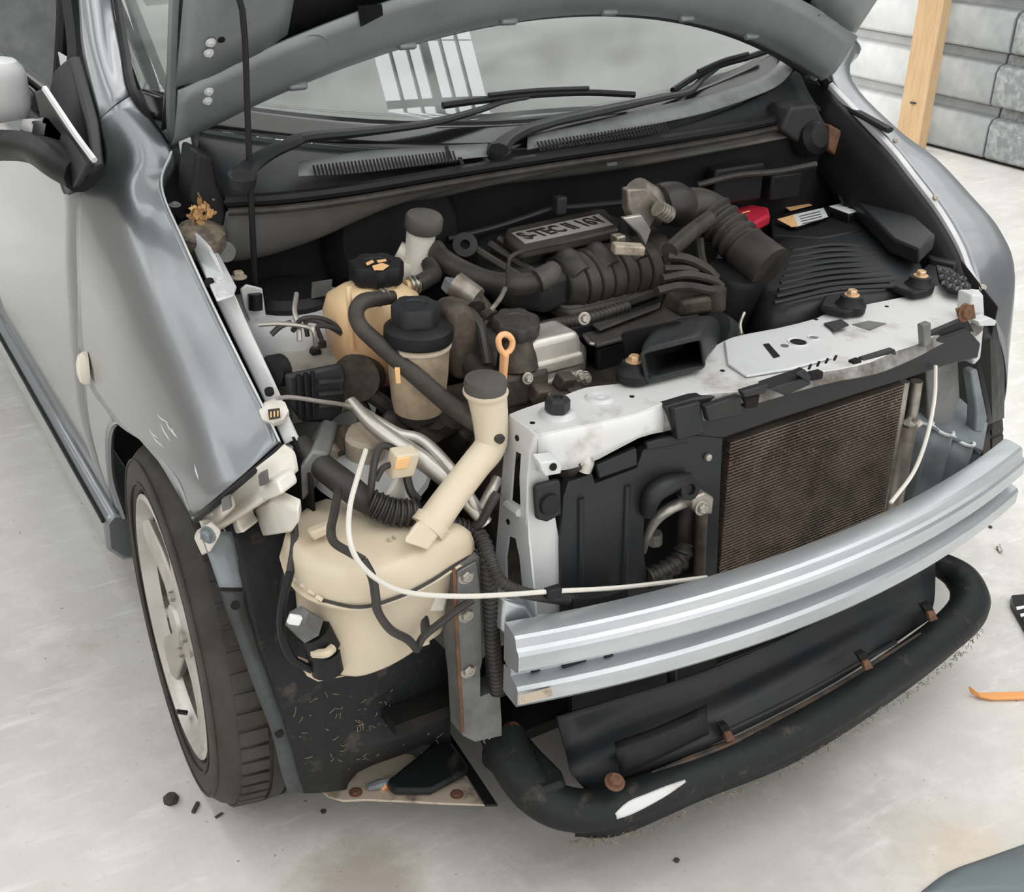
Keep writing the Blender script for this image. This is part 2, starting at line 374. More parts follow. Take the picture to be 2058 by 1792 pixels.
# roof: skylight rows, plus glowing sheets added as unseen overhead fill
CZ = 4.3
M['ceil'] = mat('roof_sheet', (.36, .36, .355), .7); M['roof_glow'] = emis('roof_fill_glow', (1, .985, .96), ROOFGLOW)
M['sky_pane'] = emis('skylight_pane', (.95, 1.0, .985), SKYLIGHT)
strips = [(-5.2, .62), (-1.95, .62), (1.45, .62)]
xs = [-7.1]
g = G(); xprev = -7.1; g2 = G(); XD = -.7
for sx, w in strips+[(4.3, 0)]:
    x0, x1 = xprev, sx-w/2; xprev = sx+w/2
    for p0, p1, gg in ((x0, min(x1, -3.4), g2), (max(x0, -3.4), min(x1, XD), g), (max(x0, XD), x1, g2)):
        if p1 > p0: gg.box(((p0+p1)/2, 1.2, CZ), (p1-p0, 15, .06))
ce = struct(part('ceiling', g, 'ceil', smooth=False), 'sheet roof, opaque band beside glowing sheets added as overhead light')
part('glow_sheet', g2, 'roof_glow', ce, smooth=False)
pane = None
for sx, w in strips:
    for i in range(10):
        for j in range(3):
            if pane is None:
                pane = part('pane', G().box((0, 0, 0), (1, 1, .01)), 'sky_pane', ce, smooth=False); o = pane
            else:
                o = bpy.data.objects.new('pane', pane.data); COL.objects.link(o); o.parent = ce
            gw = w/3; o.location = (sx-w/2+gw*(j+.5), -6.2+1.5*(i+.5)-.1, CZ); o.scale = (gw-.004, 1.49, 1)
g = G()
for sx, w in strips:
    for i in range(38): g.box((sx, -6.3+.4*i, CZ), (w, .035, .06))
    for j in range(1, 6): g.box((sx-w/2+w/6*j, 1.2, CZ), (.05 if j == 3 else .014, 15, .05))
part('glazing_bar', g, 'ceil', ce, smooth=False)
for i in range(16): part('purlin', G().box((-1.4, -5.0+.92*i, CZ-.05), (11.3, .05, .06)), 'ceil', ce)
for i in range(8): part('rafter', G().box((-1.4, -5.3+1.85*i, CZ-.14), (11.3, .07, .18)), 'ceil', ce)

# ================================================================== the car
car = bpy.data.objects.new('car', None); COL.objects.link(car); car.empty_display_size = .3
tag(car, 'grey hatchback with open hood and front bumper removed, engine bay exposed', 'car')

# ---- left fender (photo left): stations rear to front, inner edge to outer edge
ST = [
 [(262,193,-0.700),(246,203,-0.715),(230,214,-0.728),(214,228,-0.740),(200,242,-0.750)],
 [(345,305,-0.665),(307,303,-0.696),(272,312,-0.722),(240,322,-0.744),(210,331,-0.765)],
 [(325,375,-0.690),(290,385,-0.715),(250,393,-0.741),(203,395,-0.764),(158,393,-0.785)],
 [(365,480,-0.700),(318,508,-0.730),(262,535,-0.764),(207,555,-0.791),(158,570,-0.800)],
 [(430,615,-0.700),(370,648,-0.738),(303,685,-0.776),(228,718,-0.798),(161,745,-0.805)],
 [(490,740,-0.690),(425,778,-0.728),(358,800,-0.763),(285,832,-0.794),(232,851,-0.806)],
 [(530,822,-0.685),(470,868,-0.725),(408,893,-0.762),(352,902,-0.787),(302,896,-0.800)],
 [(562,888,-0.680),(505,938,-0.722),(455,981,-0.756),(417,1013,-0.777),(385,1040,-0.786)]]
FP = [[W(u, v, x=x) for u, v, x in s] for s in ST]
import numpy as np
def smooth_cols(grid, deg=4):
    # fair each column along the length of the panel
    n = len(grid); t = np.linspace(-1, 1, n)
    for j in range(len(grid[0])):
        a = np.array([tuple(r[j]) for r in grid])
        w = np.ones(n); w[0] = w[-1] = 3
        c = [np.polyval(np.polyfit(t, a[:, k], deg, w=w), t) for k in range(3)]
        for i in range(n): grid[i][j] = grid[i][j].lerp(V((c[0][i], c[1][i], c[2][i])), 1.0 if j != 4 else .25)
    return grid
_m = smooth_cols([list(r) for r in FP[2:]], 3)
FP[2:] = _m
for j in range(5):
    # fair the row below the pillar so the surface runs through it without a dent
    u, v, x0 = ST[1][j]; best = None
    for k in range(81):
        p = W(u, v, x=x0-.03+.06*k/80); e = ((FP[2][j]-p).normalized()-(p-FP[0][j]).normalized()).length+((FP[3][j]-FP[2][j]).normalized()-(FP[2][j]-p).normalized()).length
        if best is None or e < best[0]: best = (e, p)
    FP[1][j] = best[1]
g = G().patch(FP, 5, 6)
fen = lab(part('fender', g, 'paint', car, solid=.0025), 'dark metallic grey front fender beside the wheel with light scratches')
part('edge_highlight', G().tube([r[0]+V((0, 0, .0005)) for r in FP[1:]], .0016, 6, 6), 'silver', fen)  # thin bright tube painting a highlight along the fender's inner edge
# lower rear part of the fender behind the arch
low = [[FP[4][4], lerp(FP[4][4], FP[5][4], .5), FP[5][4]],
       [W(176,850,x=-.806), W(198,860,x=-.806), W(214,872,x=-.806)],
       [W(203,948,x=-.800), W(212,950,x=-.800), W(217,955,x=-.800)],
       [W(236,1030,x=-.788), W(239,1034,x=-.786), W(243,1038,x=-.785)]]
part('fender_lower', G().patch(low, 4, 5), 'paint', fen, solid=.0025)
# rolled arch lip
lip = [low[3][2], low[2][2], low[1][2], FP[5][4], W(262,862,x=-.803), FP[6][4], W(350,965,x=-.793), FP[7][4]]
g = G(); g.tube([p+V((.006, 0, -.002)) for p in lip], .006, 6, 6); part('arch_lip', g, 'paint', fen)
# inner fold along the bonnet gap
P = cr_pts([s[0] for s in FP[1:]], 6)
g = G(); g.patch([P, [p+V((.003, 0, -.004)) for p in P], [p+V((.004, 0, -.02)) for p in P]], 1, 2); part('fender_flange', g, 'paint', fen, solid=.002)
g = G(); a = W(172,740,x=-.810)
q = Euler((0, 0, 0)).to_matrix()
g.lathe(a, (-1, .05, .12), [(.021, -.004), (.021, .003), (.017, .010), (.008, .0135), (.001, .014)], 20); g.v = [V((p.x, a.y+(p.y-a.y)*.72, a.z+(p.z-a.z)*1.35)) for p in g.v]
lab(part('marker_lamp', g, 'lamp_white', car), 'small oval clear side marker lamp')
for (u0, v0, u1, v1, x) in ((322,862,345,892,-.797),(332,850,352,880,-.795),(308,880,328,905,-.799),(392,936,398,962,-.778),(318,838,338,858,-.797)):
    pass

from mathutils.bvhtree import BVHTree
def bvh(g): return BVHTree.FromPolygons([tuple(v) for v in g.v], g.f)
def hit(t, u, v, off=.0008):
    d = (W(u, v, y=.5)-CAM).normalized(); loc, n, i, dist = t.ray_cast(CAM, d)
    return None if loc is None else loc-d*off
fb_ = bvh(G().patch(FP, 5, 5))
for (u0, v0, u1, v1) in ((322,850,343,890),(333,846,352,878),(306,874,330,902),(391,934,399,966),(316,832,338,852),(300,862,318,884),(345,860,356,882)):
    q = [hit(fb_, lerp(u0, u1, t), lerp(v0, v1, t)+2*math.sin(t*5)) for t in (0, .33, .66, 1)]
    if None not in q: part('scratch', G().tube(q, [.0003, .0011, .0010, .0002], 5, 3), 'silver', fen)
# right fender = mirror of the left, with its own forward edge
FR = [[V((-p.x, p.y, p.z)) for p in s] for s in FP]
for i, (a, xa, b, xb) in enumerate((((1790,285),.665,(1806,262),.735), ((1838,345),.670,(1884,324),.758), ((1893,415),.672,(1952,388),.774), ((1935,490),.672,(2012,470),.780), ((1955,540),.670,(2038,545),.778))):
    p, q = W(*a, x=xa), W(*b, x=xb)
    FR[i+2] = [p, lerp(p, q, .5)+V((.004, 0, .008)), q, V((.800, q.y+.01, q.z-.06)), V((.806, q.y+.02, q.z-.14))]
FR[7] = [W(1978,586,x=.668), W(1998,650,x=.705), W(2018,715,x=.740), W(2024,775,x=.757), W(2014,830,x=.765)]
FR[2:] = smooth_cols([list(r) for r in FR[2:]], 4)
g = G().patch(FR, 5, 5)
fr = lab(part('fender', g, 'paint', car, solid=-.0025), 'silver grey fender on the far side of the engine bay')
P = cr_pts([s[0] for s in FR[1:]], 6)
g = G(); g.patch([P, [p+V((-.010, 0, -.004)) for p in P], [p+V((-.012, 0, -.03)) for p in P]], 1, 2); part('fender_flange', g, 'silver', fr, solid=.002)
low2 = [[V((-p.x, p.y, p.z)) for p in r] for r in low]
part('fender_lower', G().patch(low2, 4, 5), 'paint', fr, solid=-.0025)

# ---- doors, sill, pillar, cabin
def side(points_front, y1, m=1):
    rows = []
    for p in points_front:
        rows.append([p+V((0, .004, 0)), V((p.x, lerp(p.y, y1, .33), p.z)), V((p.x, lerp(p.y, y1, .66), p.z)), V((p.x, y1, p.z))])
    return rows
seam = [FP[2][4], lerp(FP[2][4], FP[3][4], .5), FP[3][4], lerp(FP[3][4], FP[4][4], .5), FP[4][4], low[1][0], low[2][0], W(228,1018,x=-.792)]
top = W(150,385,x=-.772)
seamd = [V((-.765, seam[0].y, .925))]+seam
door = lab(part('door', G().patch(side(seamd, 1.32), 4, 4), 'paint', car, solid=.003), 'metallic grey front door')
part('door', G().patch([[V((-p.x, p.y, p.z)) for p in r] for r in side(seamd, 1.32)], 4, 4), 'paint', car, solid=-.003)
rear = [V((p.x, 1.324, p.z)) for p in seamd]
for s in (1, -1):
    part('rear_door', G().patch([[V((p.x*s, p.y, p.z)) for p in r] for r in side(rear, 2.0)], 2, 4), 'paint', car, solid=.003*s)
    r2 = [V((p.x, 2.004, p.z)) for p in seamd]
    part('quarter_panel', G().patch([[V((p.x*s*(1, 1, .99, .94)[i], p.y, p.z)) for i, p in enumerate(r)] for r in side(r2, 2.95)], 2, 4), 'paint', car, solid=.003*s)
for s in (1, -1):
    pr = [(-.795,.315),(-.812,.30),(-.815,.245),(-.79,.215),(-.74,.205),(-.72,.30)]
    g = G(); g.loft([[V((x*s, y, z)) for x, z in pr] for y in (.335, .8, 1.3, 1.98)]); si = part('sill', g, 'paint', car, bevel=.008)
    part('sill_groove', G().box((-.813*s, 1.16, .302), (.004, 1.64, .006)), 'black', si)
# A pillar
pil = [list(FP[0])]
pil.append([W(u, v, x=x) for u, v, x in ((242,100,-.685),(222,101,-.700),(205,102,-.715),(185,104,-.728),(166,107,-.738))])
pil.append([W(u, v, x=x) for u, v, x in ((226,0,-.662),(208,0,-.680),(192,0,-.695),(176,0,-.706),(158,0,-.716))])
pil.append([p+(p-q)*1.6 for p, q in zip(pil[2], pil[1])])
pil.append([p+(p-q)*.9 for p, q in zip(pil[3], pil[2])])
pil[0] = [p+V((0, .002, .002)) for p in pil[0]]
pl = lab(part('windscreen_pillar', G().patch(pil, 3, 5), 'paint', car, solid=.004), 'silver grey windscreen pillar')
pmx = [[V((-p.x, p.y, p.z)) for p in r] for r in pil]
part('windscreen_pillar', G().patch(pmx, 3, 5), 'paint', car, solid=-.004)
edge = [r[0] for r in pil]
for s in (1, -1):
    e = [V((FP[1][0].x*s, FP[1][0].y+.03, FP[1][0].z+.004))]+[V(((p.x+.007)*s, p.y, p.z-.002)) for p in edge]
    part('windscreen_trim', G().tube(e, .007, 6, 6), 'black', car)
# windscreen: curved sheet
def gl(x, s, o=0.): 
    a = math.radians(33); return V((x*(1-.06*s), .135+.33*x*x+s*math.cos(a)+o*math.sin(a)*-1, .915+.17*x*x+s*math.sin(a)+o*math.cos(a)))
gx = [-.66+.11*i for i in range(13)]
wsc = lab(part('windscreen', G().patch([[gl(x, s) for x in gx] for s in (0, .25, .5, .82)], 2, 3), 'glass_wind', car, solid=.004), 'curved windscreen reflecting the roof lights')
fb = [[gl(x, s, .0015) for x in gx] for s in (-.002, .03, .062)]
part('frit_band', G().patch(fb, 2, 2), 'black_gloss', wsc, solid=.001)
# roof and rear of the cabin
rf = []
for y, z, hw in ((.74, 1.395, .60), (1.0, 1.47, .59), (1.6, 1.505, .60), (2.3, 1.48, .59), (2.85, 1.36, .56)):
    rf.append([V((x*hw, y+.06*(1-abs(x)) * (-1 if y < .8 else 0), z+.035*(1-x*x)-.02)) for x in (-1, -.6, 0, .6, 1)])
part('roof', G().patch(rf, 4, 4), 'paint', car, solid=.02)
tg = [[V((x*.62, 2.85+.1*k, z)) for x in (-1, -.3, .3, 1)] for k, z in ((0, 1.36), (.6, 1.0), (1, .93), (1.2, .5), (.9, .3))]
part('tailgate', G().patch(tg, 2, 3), 'paint', car, solid=.02)
# side glass, frames
for s in (1, -1):
    def sg(y, t): return V((s*lerp(-.745, -.635, t), y, lerp(.925, 1.42, t)))
    y0 = FP[2][4].y+.05
    part('side_window', G().patch([[V((s*-.745, y0, .925)), V((s*-.745, .8, .925)), V((s*-.745, 1.30, .925))], [V((s*-.70, y0+.23, 1.12)), V((s*-.70, .9, 1.12)), V((s*-.70, 1.28, 1.12))], [V((s*-.64, .87, 1.40)), V((s*-.64, 1.05, 1.40)), V((s*-.64, 1.26, 1.40))]], 3, 3), 'glass_side' if s == 1 else 'glass_wind', car, solid=.004*s)
    part('side_window', G().patch([[V((s*-.745, 1.36, .925)), V((s*-.745, 1.7, .925)), V((s*-.745, 2.1, .925))], [V((s*-.64, 1.34, 1.40)), V((s*-.64, 1.7, 1.40)), V((s*-.64, 2.0, 1.40))]], 3, 3), 'glass_side', car, solid=.004*s)
    part('door_pillar', G().tube([V((s*-.752, 1.33, .92)), V((s*-.70, 1.31, 1.15)), V((s*-.64, 1.29, 1.41))], .03, 8, 4, flat=.4), 'black', car)
    part('belt_seal', G().tube([V((s*-.765, y0-.05, .93)), V((s*-.765, .9, .93)), V((s*-.765, 2.1, .93))], .011, 8, 3), 'black', car)
    part('window_frame', G().tube([V((s*-.752, y0-.02, .93)), V((s*-.735, y0+.08, 1.02)), V((s*-.70, y0+.22, 1.13)), V((s*-.645, .85, 1.40)), V((s*-.63, 1.3, 1.43)), V((s*-.63, 2.0, 1.41))], .014, 8, 4), 'black', car)
    part('quarter_bar', G().tube([V((s*-.748, y0+.25, .93)), V((s*-.70, y0+.27, 1.14)), V((s*-.66, y0+.42, 1.30))], .010, 8, 4), 'black', car)
part('window_sticker', G().prism([W(u, v, x=-.727) for u, v in ((117,104),(134,114),(130,158),(112,148))], (.001, 0, 0)), 'label_white', car)
# dashboard, wheel, seats
dg = []
for k, (dy, z) in enumerate(((-.01, .895), (.10, .935), (.24, .98), (.33, .975), (.36, .90), (.37, .6))):
    dg.append([V((x, .16+.30*x*x*(1 if k < 2 else .5)+dy+(.0 if k < 2 else .02), z+(.02*math.exp(-((x-.34)/.14)**2) if 1 < k < 4 else 0))) for x in (-.62, -.4, -.2, 0, .2, .4, .62)])
part('dashboard', G().patch(dg, 4, 4), 'dash', car, solid=.02)
sw = G(); cc = V((.34, .62, .98)); nrm = V((0, -.85, .5)).normalized(); ax = V((1, 0, 0)); ay = nrm.cross(ax)
sw.tube(ell(cc, ax*.18, ay*.18, 20)+[cc+ax*.18], .016, 8, 2)
swo = part('steering_wheel', sw, 'black', car)
part('hub', G().lathe(cc-nrm*.03, nrm, [(.07, 0), (.07, .03), (.04, .045), (.001, .05)], 16), 'black', swo)
for sx in (-1, 1): part('spoke', G().tube([cc-nrm*.01+ax*.05*sx, cc+ax*.175*sx], .014, 6), 'black', swo)
for sx in (-.34, .34):
    g = G().box((sx, .95, .62), (.46, .46, .16)); se = part('seat', g, 'seat', car, bevel=.05, seg=3)
    part('backrest', G().box((sx, 1.2, .92), (.44, .14, .56), rot(x=-.25)), 'seat', se, bevel=.05, seg=3)
    part('headrest', G().box((sx, 1.31, 1.28), (.26, .10, .18), rot(x=-.2)), 'seat', se, bevel=.04, seg=3)
part('cabin_floor', G().box((0, 1.65, .27), (1.5, 2.5, .06)), 'void', car)
part('steering_mirror', G().box((0, .72, 1.33), (.22, .03, .06)), 'black', car, bevel=.012)

# ---- wing mirror on the door
mr = part('wing_mirror', G().tube([W(-90,300,x=-.90), W(0,292,x=-.86), W(70,298,x=-.83), W(125,322,x=-.81), W(170,345,x=-.79)], [.030,.027,.026,.034,.036], 12, 6, flat=.85), 'black', car)
lab(mr, 'wing mirror with black arm and silver shell')
part('mirror_base', G().prism([W(u, v, x=x) for u, v, x in ((132,140,-.742),(150,122,-.738),(165,112,-.738),(200,242,-.752),(211,332,-.768),(150,388,-.790),(118,300,-.782),(112,215,-.765))], (-.018, -.004, 0)), 'black_soft', mr, bevel=.004)
part('mirror_blade', G().prism([W(u, v, x=x) for u, v, x in ((86,180,-.800),(98,176,-.800),(196,322,-.790),(152,389,-.800),(120,330,-.800))], (-.014, -.01, 0)), 'black_soft', mr, bevel=.004)
part('mirror_highlight', G().tube([W(90,178,x=-.82), W(150,268,x=-.81), W(190,322,x=-.80)], .0045, 6, 4), 'silver', mr)  # pale line standing in for the highlight on the mirror base edge
sh = G(); c = W(-48,182,x=-.87)
for i in range(9):
    a = -math.pi/2+math.pi*i/8; r_ = math.cos(a)**.55 if 0 < i < 8 else .02
    sh.v += []
lo = []
for i in range(11):
    t = i/10; h = -.085+.17*t; r_ = (1-abs(2*t-1)**5)**.4
    lo.append([c+V((math.copysign(abs(math.cos(b))**.6, math.cos(b))*.075*max(r_, .05), math.copysign(abs(math.sin(b))**.6, math.sin(b))*.05*max(r_, .05), h*.62)) for b in [2*math.pi*k/20 for k in range(20)]])
part('mirror_shell', G().loft(lo), 'silver', mr)
part('arm_top', G().prism([W(u, v, x=-.83) for u, v in ((46,238),(88,234),(96,236),(124,270),(92,262),(40,258))], (.0, .02, -.012)), 'silver', mr, bevel=.003)

# ---- bonnet, open
TH = math.radians(55); HY, HZ = .24, .965
def hd(x, s, o=0.):
    """point on the open bonnet: x across, s forward from hinge line, o out of the underside"""
    return V((x, HY-math.cos(TH)*s-math.sin(TH)*o, HZ+math.sin(TH)*s-math.cos(TH)*o))
def srear(x): return .178*(1-min(1, abs(x)/.65)**2.0)
def crown(x, s): return -.03*(1-(x/.65)**2)-.05*s*s
hx = [-.655, -.6, -.5, -.35, -.18, 0, .18, .35, .5, .6, .655]
rows = [[hd(x, lerp(srear(x), .95-.12*(x/.65)**2, t), crown(x, t)-.02) for x in hx] for t in (0, .2, .45, .7, .9, 1)]
hood = lab(part('hood', G().patch(rows, 2, 3), 'paint', car, solid=.003), 'open hood seen from below, grey inner panel')
# inner panel with three openings: built as ring strips
def hin(x, t, o=0): return hd(x, lerp(srear(x)+.006, .93-.12*(x/.65)**2, t), crown(x, t)+.018+o)
inn = G()
ts = [0, .03, .06, .15]
inn.patch([[hin(x, t, (0, .012, .016, .012)[i]) for x in hx] for i, t in enumerate(ts)], 3, 3)
for xa, xb in ((-.655, -.50), (-.09, .09), (.50, .655)):
    xx = [lerp(xa, xb, i/4) for i in range(5)]
    inn.patch([[hin(x, t, (.012 if 0 < i < 4 else .002)) for i, x in enumerate(xx)] for t in (.15, .4, .65, .9)], 2, 4)
inn.patch([[hin(x, t, .01) for x in hx] for t in (.9, .95, 1)], 3, 2)
hi = part('inner_panel', inn, 'paint_under', hood, solid=.004)
sk = G().patch([[hin(x, t, -.012) for x in hx[1:-1]] for t in (.08, .4, .7, .95)], 2, 3); part('hood_lining', sk, 'black', hood, solid=.002)
# rounded corners of the openings + tab
def hpx(u, v, o=.013):
    # point on the inner panel seen at a picture position
    best = None
    for i in range(60):
        y = .26-.01*i; p = W(u, v, y=y); s = (HY-p.y)/math.cos(TH)
        q = hd(p.x, s, crown(p.x, (s-srear(p.x))/.8)+.018+o); d = abs(q.z-p.z)
        if best is None or d < best[0]: best = (d, q)
    return best[1]
def disc_on_hood(u, v, r, name, m, h=.002, par=hi):
    c = hpx(u, v, .016); n_ = V((0, -math.sin(TH), -math.cos(TH)))
    return part(name, G().lathe(c-n_*.002, n_, [(r, 0), (r, h), (r*.7, h+.0005), (.0005, h+.0005)], 20), m, par)
for u, v, r in ((615,89,.021), (1553,4,.021)):
    part('hole_rim', G().lathe(hpx(u, v, .014), V((0, -math.sin(TH), -math.cos(TH))), [(r*1.5, 0), (r*1.3, .003), (r*.95, .0015), (r*.9, -.004)], 24, cap=False), 'paint_under', hi)
    disc_on_hood(u, v, r*.9, 'drain_hole', 'black')
for u, v, r in ((434,84,.006), (430,163,.006), (1630,37,.006), (1650,60,.005)): disc_on_hood(u, v, r, 'slot_hole', 'black')
for u, v in ((408,104), (405,195), (412,85), (408,180)): bolt(hpx(u, v, .018), (0, -math.sin(TH), -math.cos(TH)), .005, .005, 'silver', hi)
g = G(); pts = [hd(x, srear(x)-.004, crown(x, 0)+.004) for x in [-.62+.0775*i for i in range(17)]]
part('rear_seal', G().tube(pts, .009, 8, 3), 'black', hood)
for k, (u, v) in enumerate(((580,148), (820,75), (1035,25), (1235,10), (1405,17), (1540,48))):
    pass
for k, x in enumerate((-.47, -.30, -.13, .06, .23, .40)):
    part('seal_clip', G().box(hd(x, srear(x)+.018, crown(x, 0)+.030), (.030, .014, .012), rot(x=TH)), 'paint_under', hood, bevel=.004)
for s in (-1, 1):
    e = [hd(.645*s, .0, .01), hd(.652*s, .1, .0), hd(.655*s, .4, -.02), hd(.62*s, .83, -.06)]
    part('side_hem', G().tube(e, .008, 6, 6), 'paint_under', hood)
part('hood_tab', G().prism([hpx(u, v, .016) for u, v in ((712,18),(760,12),(762,34),(716,42))], V((0, -math.sin(TH), -math.cos(TH)))*.004), 'black', hi)
# hinges
for s, pts in ((-1, [(377,330,.20), (383,290,.215), (388,230,.20), (386,160,.155), (384,90,.115)]), (1, [(1622,150,.235), (1634,150,.235), (1652,112,.225), (1658,70,.20), (1664,30,.175)])):
    P = [W(u, v, y=y) for u, v, y in pts]
    h = part('hood_hinge', G().tube(P, .011, 8, 5, flat=.45), 'steel_grey', hood)
    bolt(P[3], (0, -1, -.4), .008, .006, 'iron', h); bolt(P[1], (-s, -.2, 0), .008, .008, 'iron', h)
part('hinge_bracket', G().prism([W(u, v, y=.19) for u, v in ((360,285),(384,275),(388,300),(384,340),(374,350),(366,320))], (0, .006, 0)), 'silver', car, bevel=.002)
part('hood_corner', G().prism([W(u, v, x=-.64) for u, v in ((318,272),(326,258),(356,270),(364,283),(352,292),(340,300))], (.03, .01, 0)), 'silver', hood, bevel=.004)
part('corner_sheet', G().prism([W(u, v, y=.31) for u, v in ((1622,122),(1590,110),(1600,100),(1648,98),(1652,118),(1630,128))], (0, .02, .004)), 'silver', car, bevel=.004)
# prop rod
part('prop_rod', G().tube([W(514,618,z=.745), W(512,560,y=.05), W(500,300,y=.045), W(487,20,y=.04), hd(-.60, .30, .0), hd(-.595, .42, -.01)], [.0065,.0045,.0042,.0042,.0042,.0042], 8, 4), 'black', car)
#@@PART3

# ================================================================== wheels
WR, RR = .287, .197
def wheel(cx, cy, s, first=None):
    """s = -1 photo-left side; built at origin facing -x then placed"""
    if first is None:
        tp = [(.205, .012), (.215, -.004), (.238, -.012), (.262, -.008), (.276, .006), (.2865, .026), (.287, .05), (.287, .13), (.283, .15), (.268, .172), (.24, .176), (.205, .16)]
        ty = G(); n = 72; loops = []
        for k in range(n):
            a = 2*math.pi*k/n; loops.append([V((h, r*math.sin(a), r*math.cos(a))) for r, h in tp])
        ty.loft(loops+[loops[0]], caps=False)
        t = part('wheel', ty, 'tyre', car); lab(t, 'front wheel with five-spoke alloy rim and dusty tyre')
        # tread blocks: shoulder ribs between sipes, and centre ribs
        tb = G()
        for k in range(60):
            a = 2*math.pi*k/60
            for (h0, h1, rr, w) in ((.020, .058, .2885, .0225), (.118, .150, .2885, .0225)):
                q = []
                for aa in (a-w/.2885/2*1.0, a+w/.2885/2*1.0):
                    for h, r_ in ((h0, rr-.004), (h1, rr)): q.append(V((h, r_*math.sin(aa), r_*math.cos(aa))))
                o_ = [q[0], q[2], q[3], q[1]]; cen = sum(o_, V())/4; out = V((0, cen.y, cen.z)).normalized()*.0035
                tb.prism(o_, out)
        for h0, h1 in ((.064, .084), (.090, .112)):
            lp = []
            for k in range(60):
                a = 2*math.pi*k/60; lp.append([V((h, r_*math.sin(a), r_*math.cos(a))) for h, r_ in ((h0, .286), (h0, .292), (h1, .292), (h1, .286))])
            tb.loft(lp+[lp[0]], caps=False)
        tr = part('tread', tb, 'tyre', t)
        for rr, hh in ((.262, -.0085), (.226, -.0095)):
            g = G(); g.tube([V((hh, rr*math.sin(a), rr*math.cos(a))) for a in [2*math.pi*k/48 for k in range(49)]], .0022, 6, 1); part('sidewall_ring', g, 'tyre', t)
        # rim barrel and lip
        rp = [(.206, .0), (.208, -.006), (.200, -.008), (.196, -.002), (.190, .006), (.186, .016)]
        loops = [[V((h, r*math.sin(2*math.pi*k/n), r*math.cos(2*math.pi*k/n))) for r, h in rp] for k in range(n)]
        part('rim', G().loft(loops+[loops[0]], caps=False), 'rim', t)
        rp2 = [(.186, .016), (.180, .03), (.172, .06), (.168, .14)]
        loops = [[V((h, r*math.sin(2*math.pi*k/n), r*math.cos(2*math.pi*k/n))) for r, h in rp2] for k in range(n)]
        part('rim_barrel', G().loft(loops+[loops[0]], caps=False), 'iron', t)
        part('brake_disc', G().lathe((.10, 0, 0), (1, 0, 0), [(.125, 0), (.125, .015), (.03, .015)], 32), 'iron', t)
        part('brake_backing', G().lathe((.13, 0, 0), (1, 0, 0), [(.168, 0), (.168, .01), (.02, .012)], 32), 'void', t)
        sp = G()
        for k in range(5):
            a0 = 2*math.pi*k/5+.30; rad = V((0, math.sin(a0), math.cos(a0))); tan = V((0, math.cos(a0), -math.sin(a0))); fx = V((1, 0, 0))
            secs = []
            for r_, w, h, th in ((.02, .026, .010, .03), (.055, .036, .008, .03), (.09, .028, .009, .028), (.13, .029, .008, .026), (.165, .034, .004, .024), (.193, .044, .0, .022)):
                secs.append([rad*r_+tan*w*.98+fx*(h+.006), rad*r_+tan*w*.55+fx*h, rad*r_-tan*w*.55+fx*h, rad*r_-tan*w*.98+fx*(h+.006), rad*r_-tan*w*.8+fx*(h+th), rad*r_+tan*w*.8+fx*(h+th)])
            s_ = part('spoke', G().loft(secs), 'rim', t, bevel=.003)
        part('hub', G().lathe((.012, 0, 0), (-1, 0, 0), [(.062, -.012), (.060, .003), (.034, .006), (.032, .012), (.028, .013), (.012, .013), (.001, .013)], 28), 'rim', t)
        for k in range(4):
            a = 2*math.pi*k/4+.5; c = V((.010, .048*math.sin(a), .048*math.cos(a)))
            part('nut_recess', G().lathe(c, (-1, 0, 0), [(.012, -.004), (.012, .0005), (.001, .0006)], 14), 'void', t)
            bolt(c, (-1, 0, 0), .0085, .011, 'zinc', t, 'lug_nut', washer=False)
        part('valve', G().tube([V((.004, -.05, -.176)), V((-.012, -.047, -.168))], .004, 8), 'rubber_dk', t)
    else:
        t = first.copy(); COL.objects.link(t); t.parent = car; t['label'] = 'alloy wheel'
        for ch in first.children:
            c = ch.copy(); COL.objects.link(c); c.parent = t
    t.location = (cx, cy, WR)
    t.rotation_euler = (0, 0, math.pi if s > 0 else 0)
    return t
w0 = wheel(-.792, 0, -1); w0.rotation_euler = (.35, 0, -.058)
for args in ((.785, 0, 1), (-.785, 2.375, -1), (.785, 2.375, 1)): wheel(*args, first=w0)

# ================================================================== inner wheel arch liner (photo left)
def arc(x, r, a): return V((x, -r*math.cos(math.radians(a)), .30+r*math.sin(math.radians(a))))
def on_cyl(u, v, R=.336):
    y = -.60
    while y < 0:
        p = W(u, v, y=y)
        if p.y**2+(p.z-.30)**2 <= R*R: return p
        y += .001
    return p
rows = []
for v, l, br_y in ((1030,440,1000),(1105,470,1080),(1180,486,1170),(1290,512,1260),(1363,536,1330),(1471,572,1410),(1540,592,1460),(1594,608,1505)):
    rows.append([on_cyl(lerp(l, 905, t), lerp(v, br_y, t*t), .338) for t in (0, .12, .3, .5, .75, 1)])
ln = lab(part('wheel_liner', G().patch(rows, 3, 3), 'black_mud', car, solid=.004), 'muddy black plastic wheel-arch liner')
fl_ = [(1068,400,466),(1105,414,475),(1150,430,484),(1180,440,490)]
part('liner_flange', G().patch([[on_cyl(l, v, .337), on_cyl((l+r)/2, v, .342), on_cyl(r, v, .338)] for v, l, r in fl_], 3, 3), 'steel_blue', ln, solid=.004)
fl_ = [(1188,442,492),(1217,451,496),(1290,478,517),(1363,504,541),(1471,545,578),(1540,562,596),(1592,578,612)]
M['flange_dk'] = mat('dusty_flange', (.06, .066, .072), .55, 0, col2=(.03, .032, .034), scale=12)
part('liner_flange', G().patch([[on_cyl(l, v, .337), on_cyl((l+r)/2, v, .343), on_cyl(r, v, .338)] for v, l, r in fl_], 3, 3), 'flange_dk', ln, solid=.004)
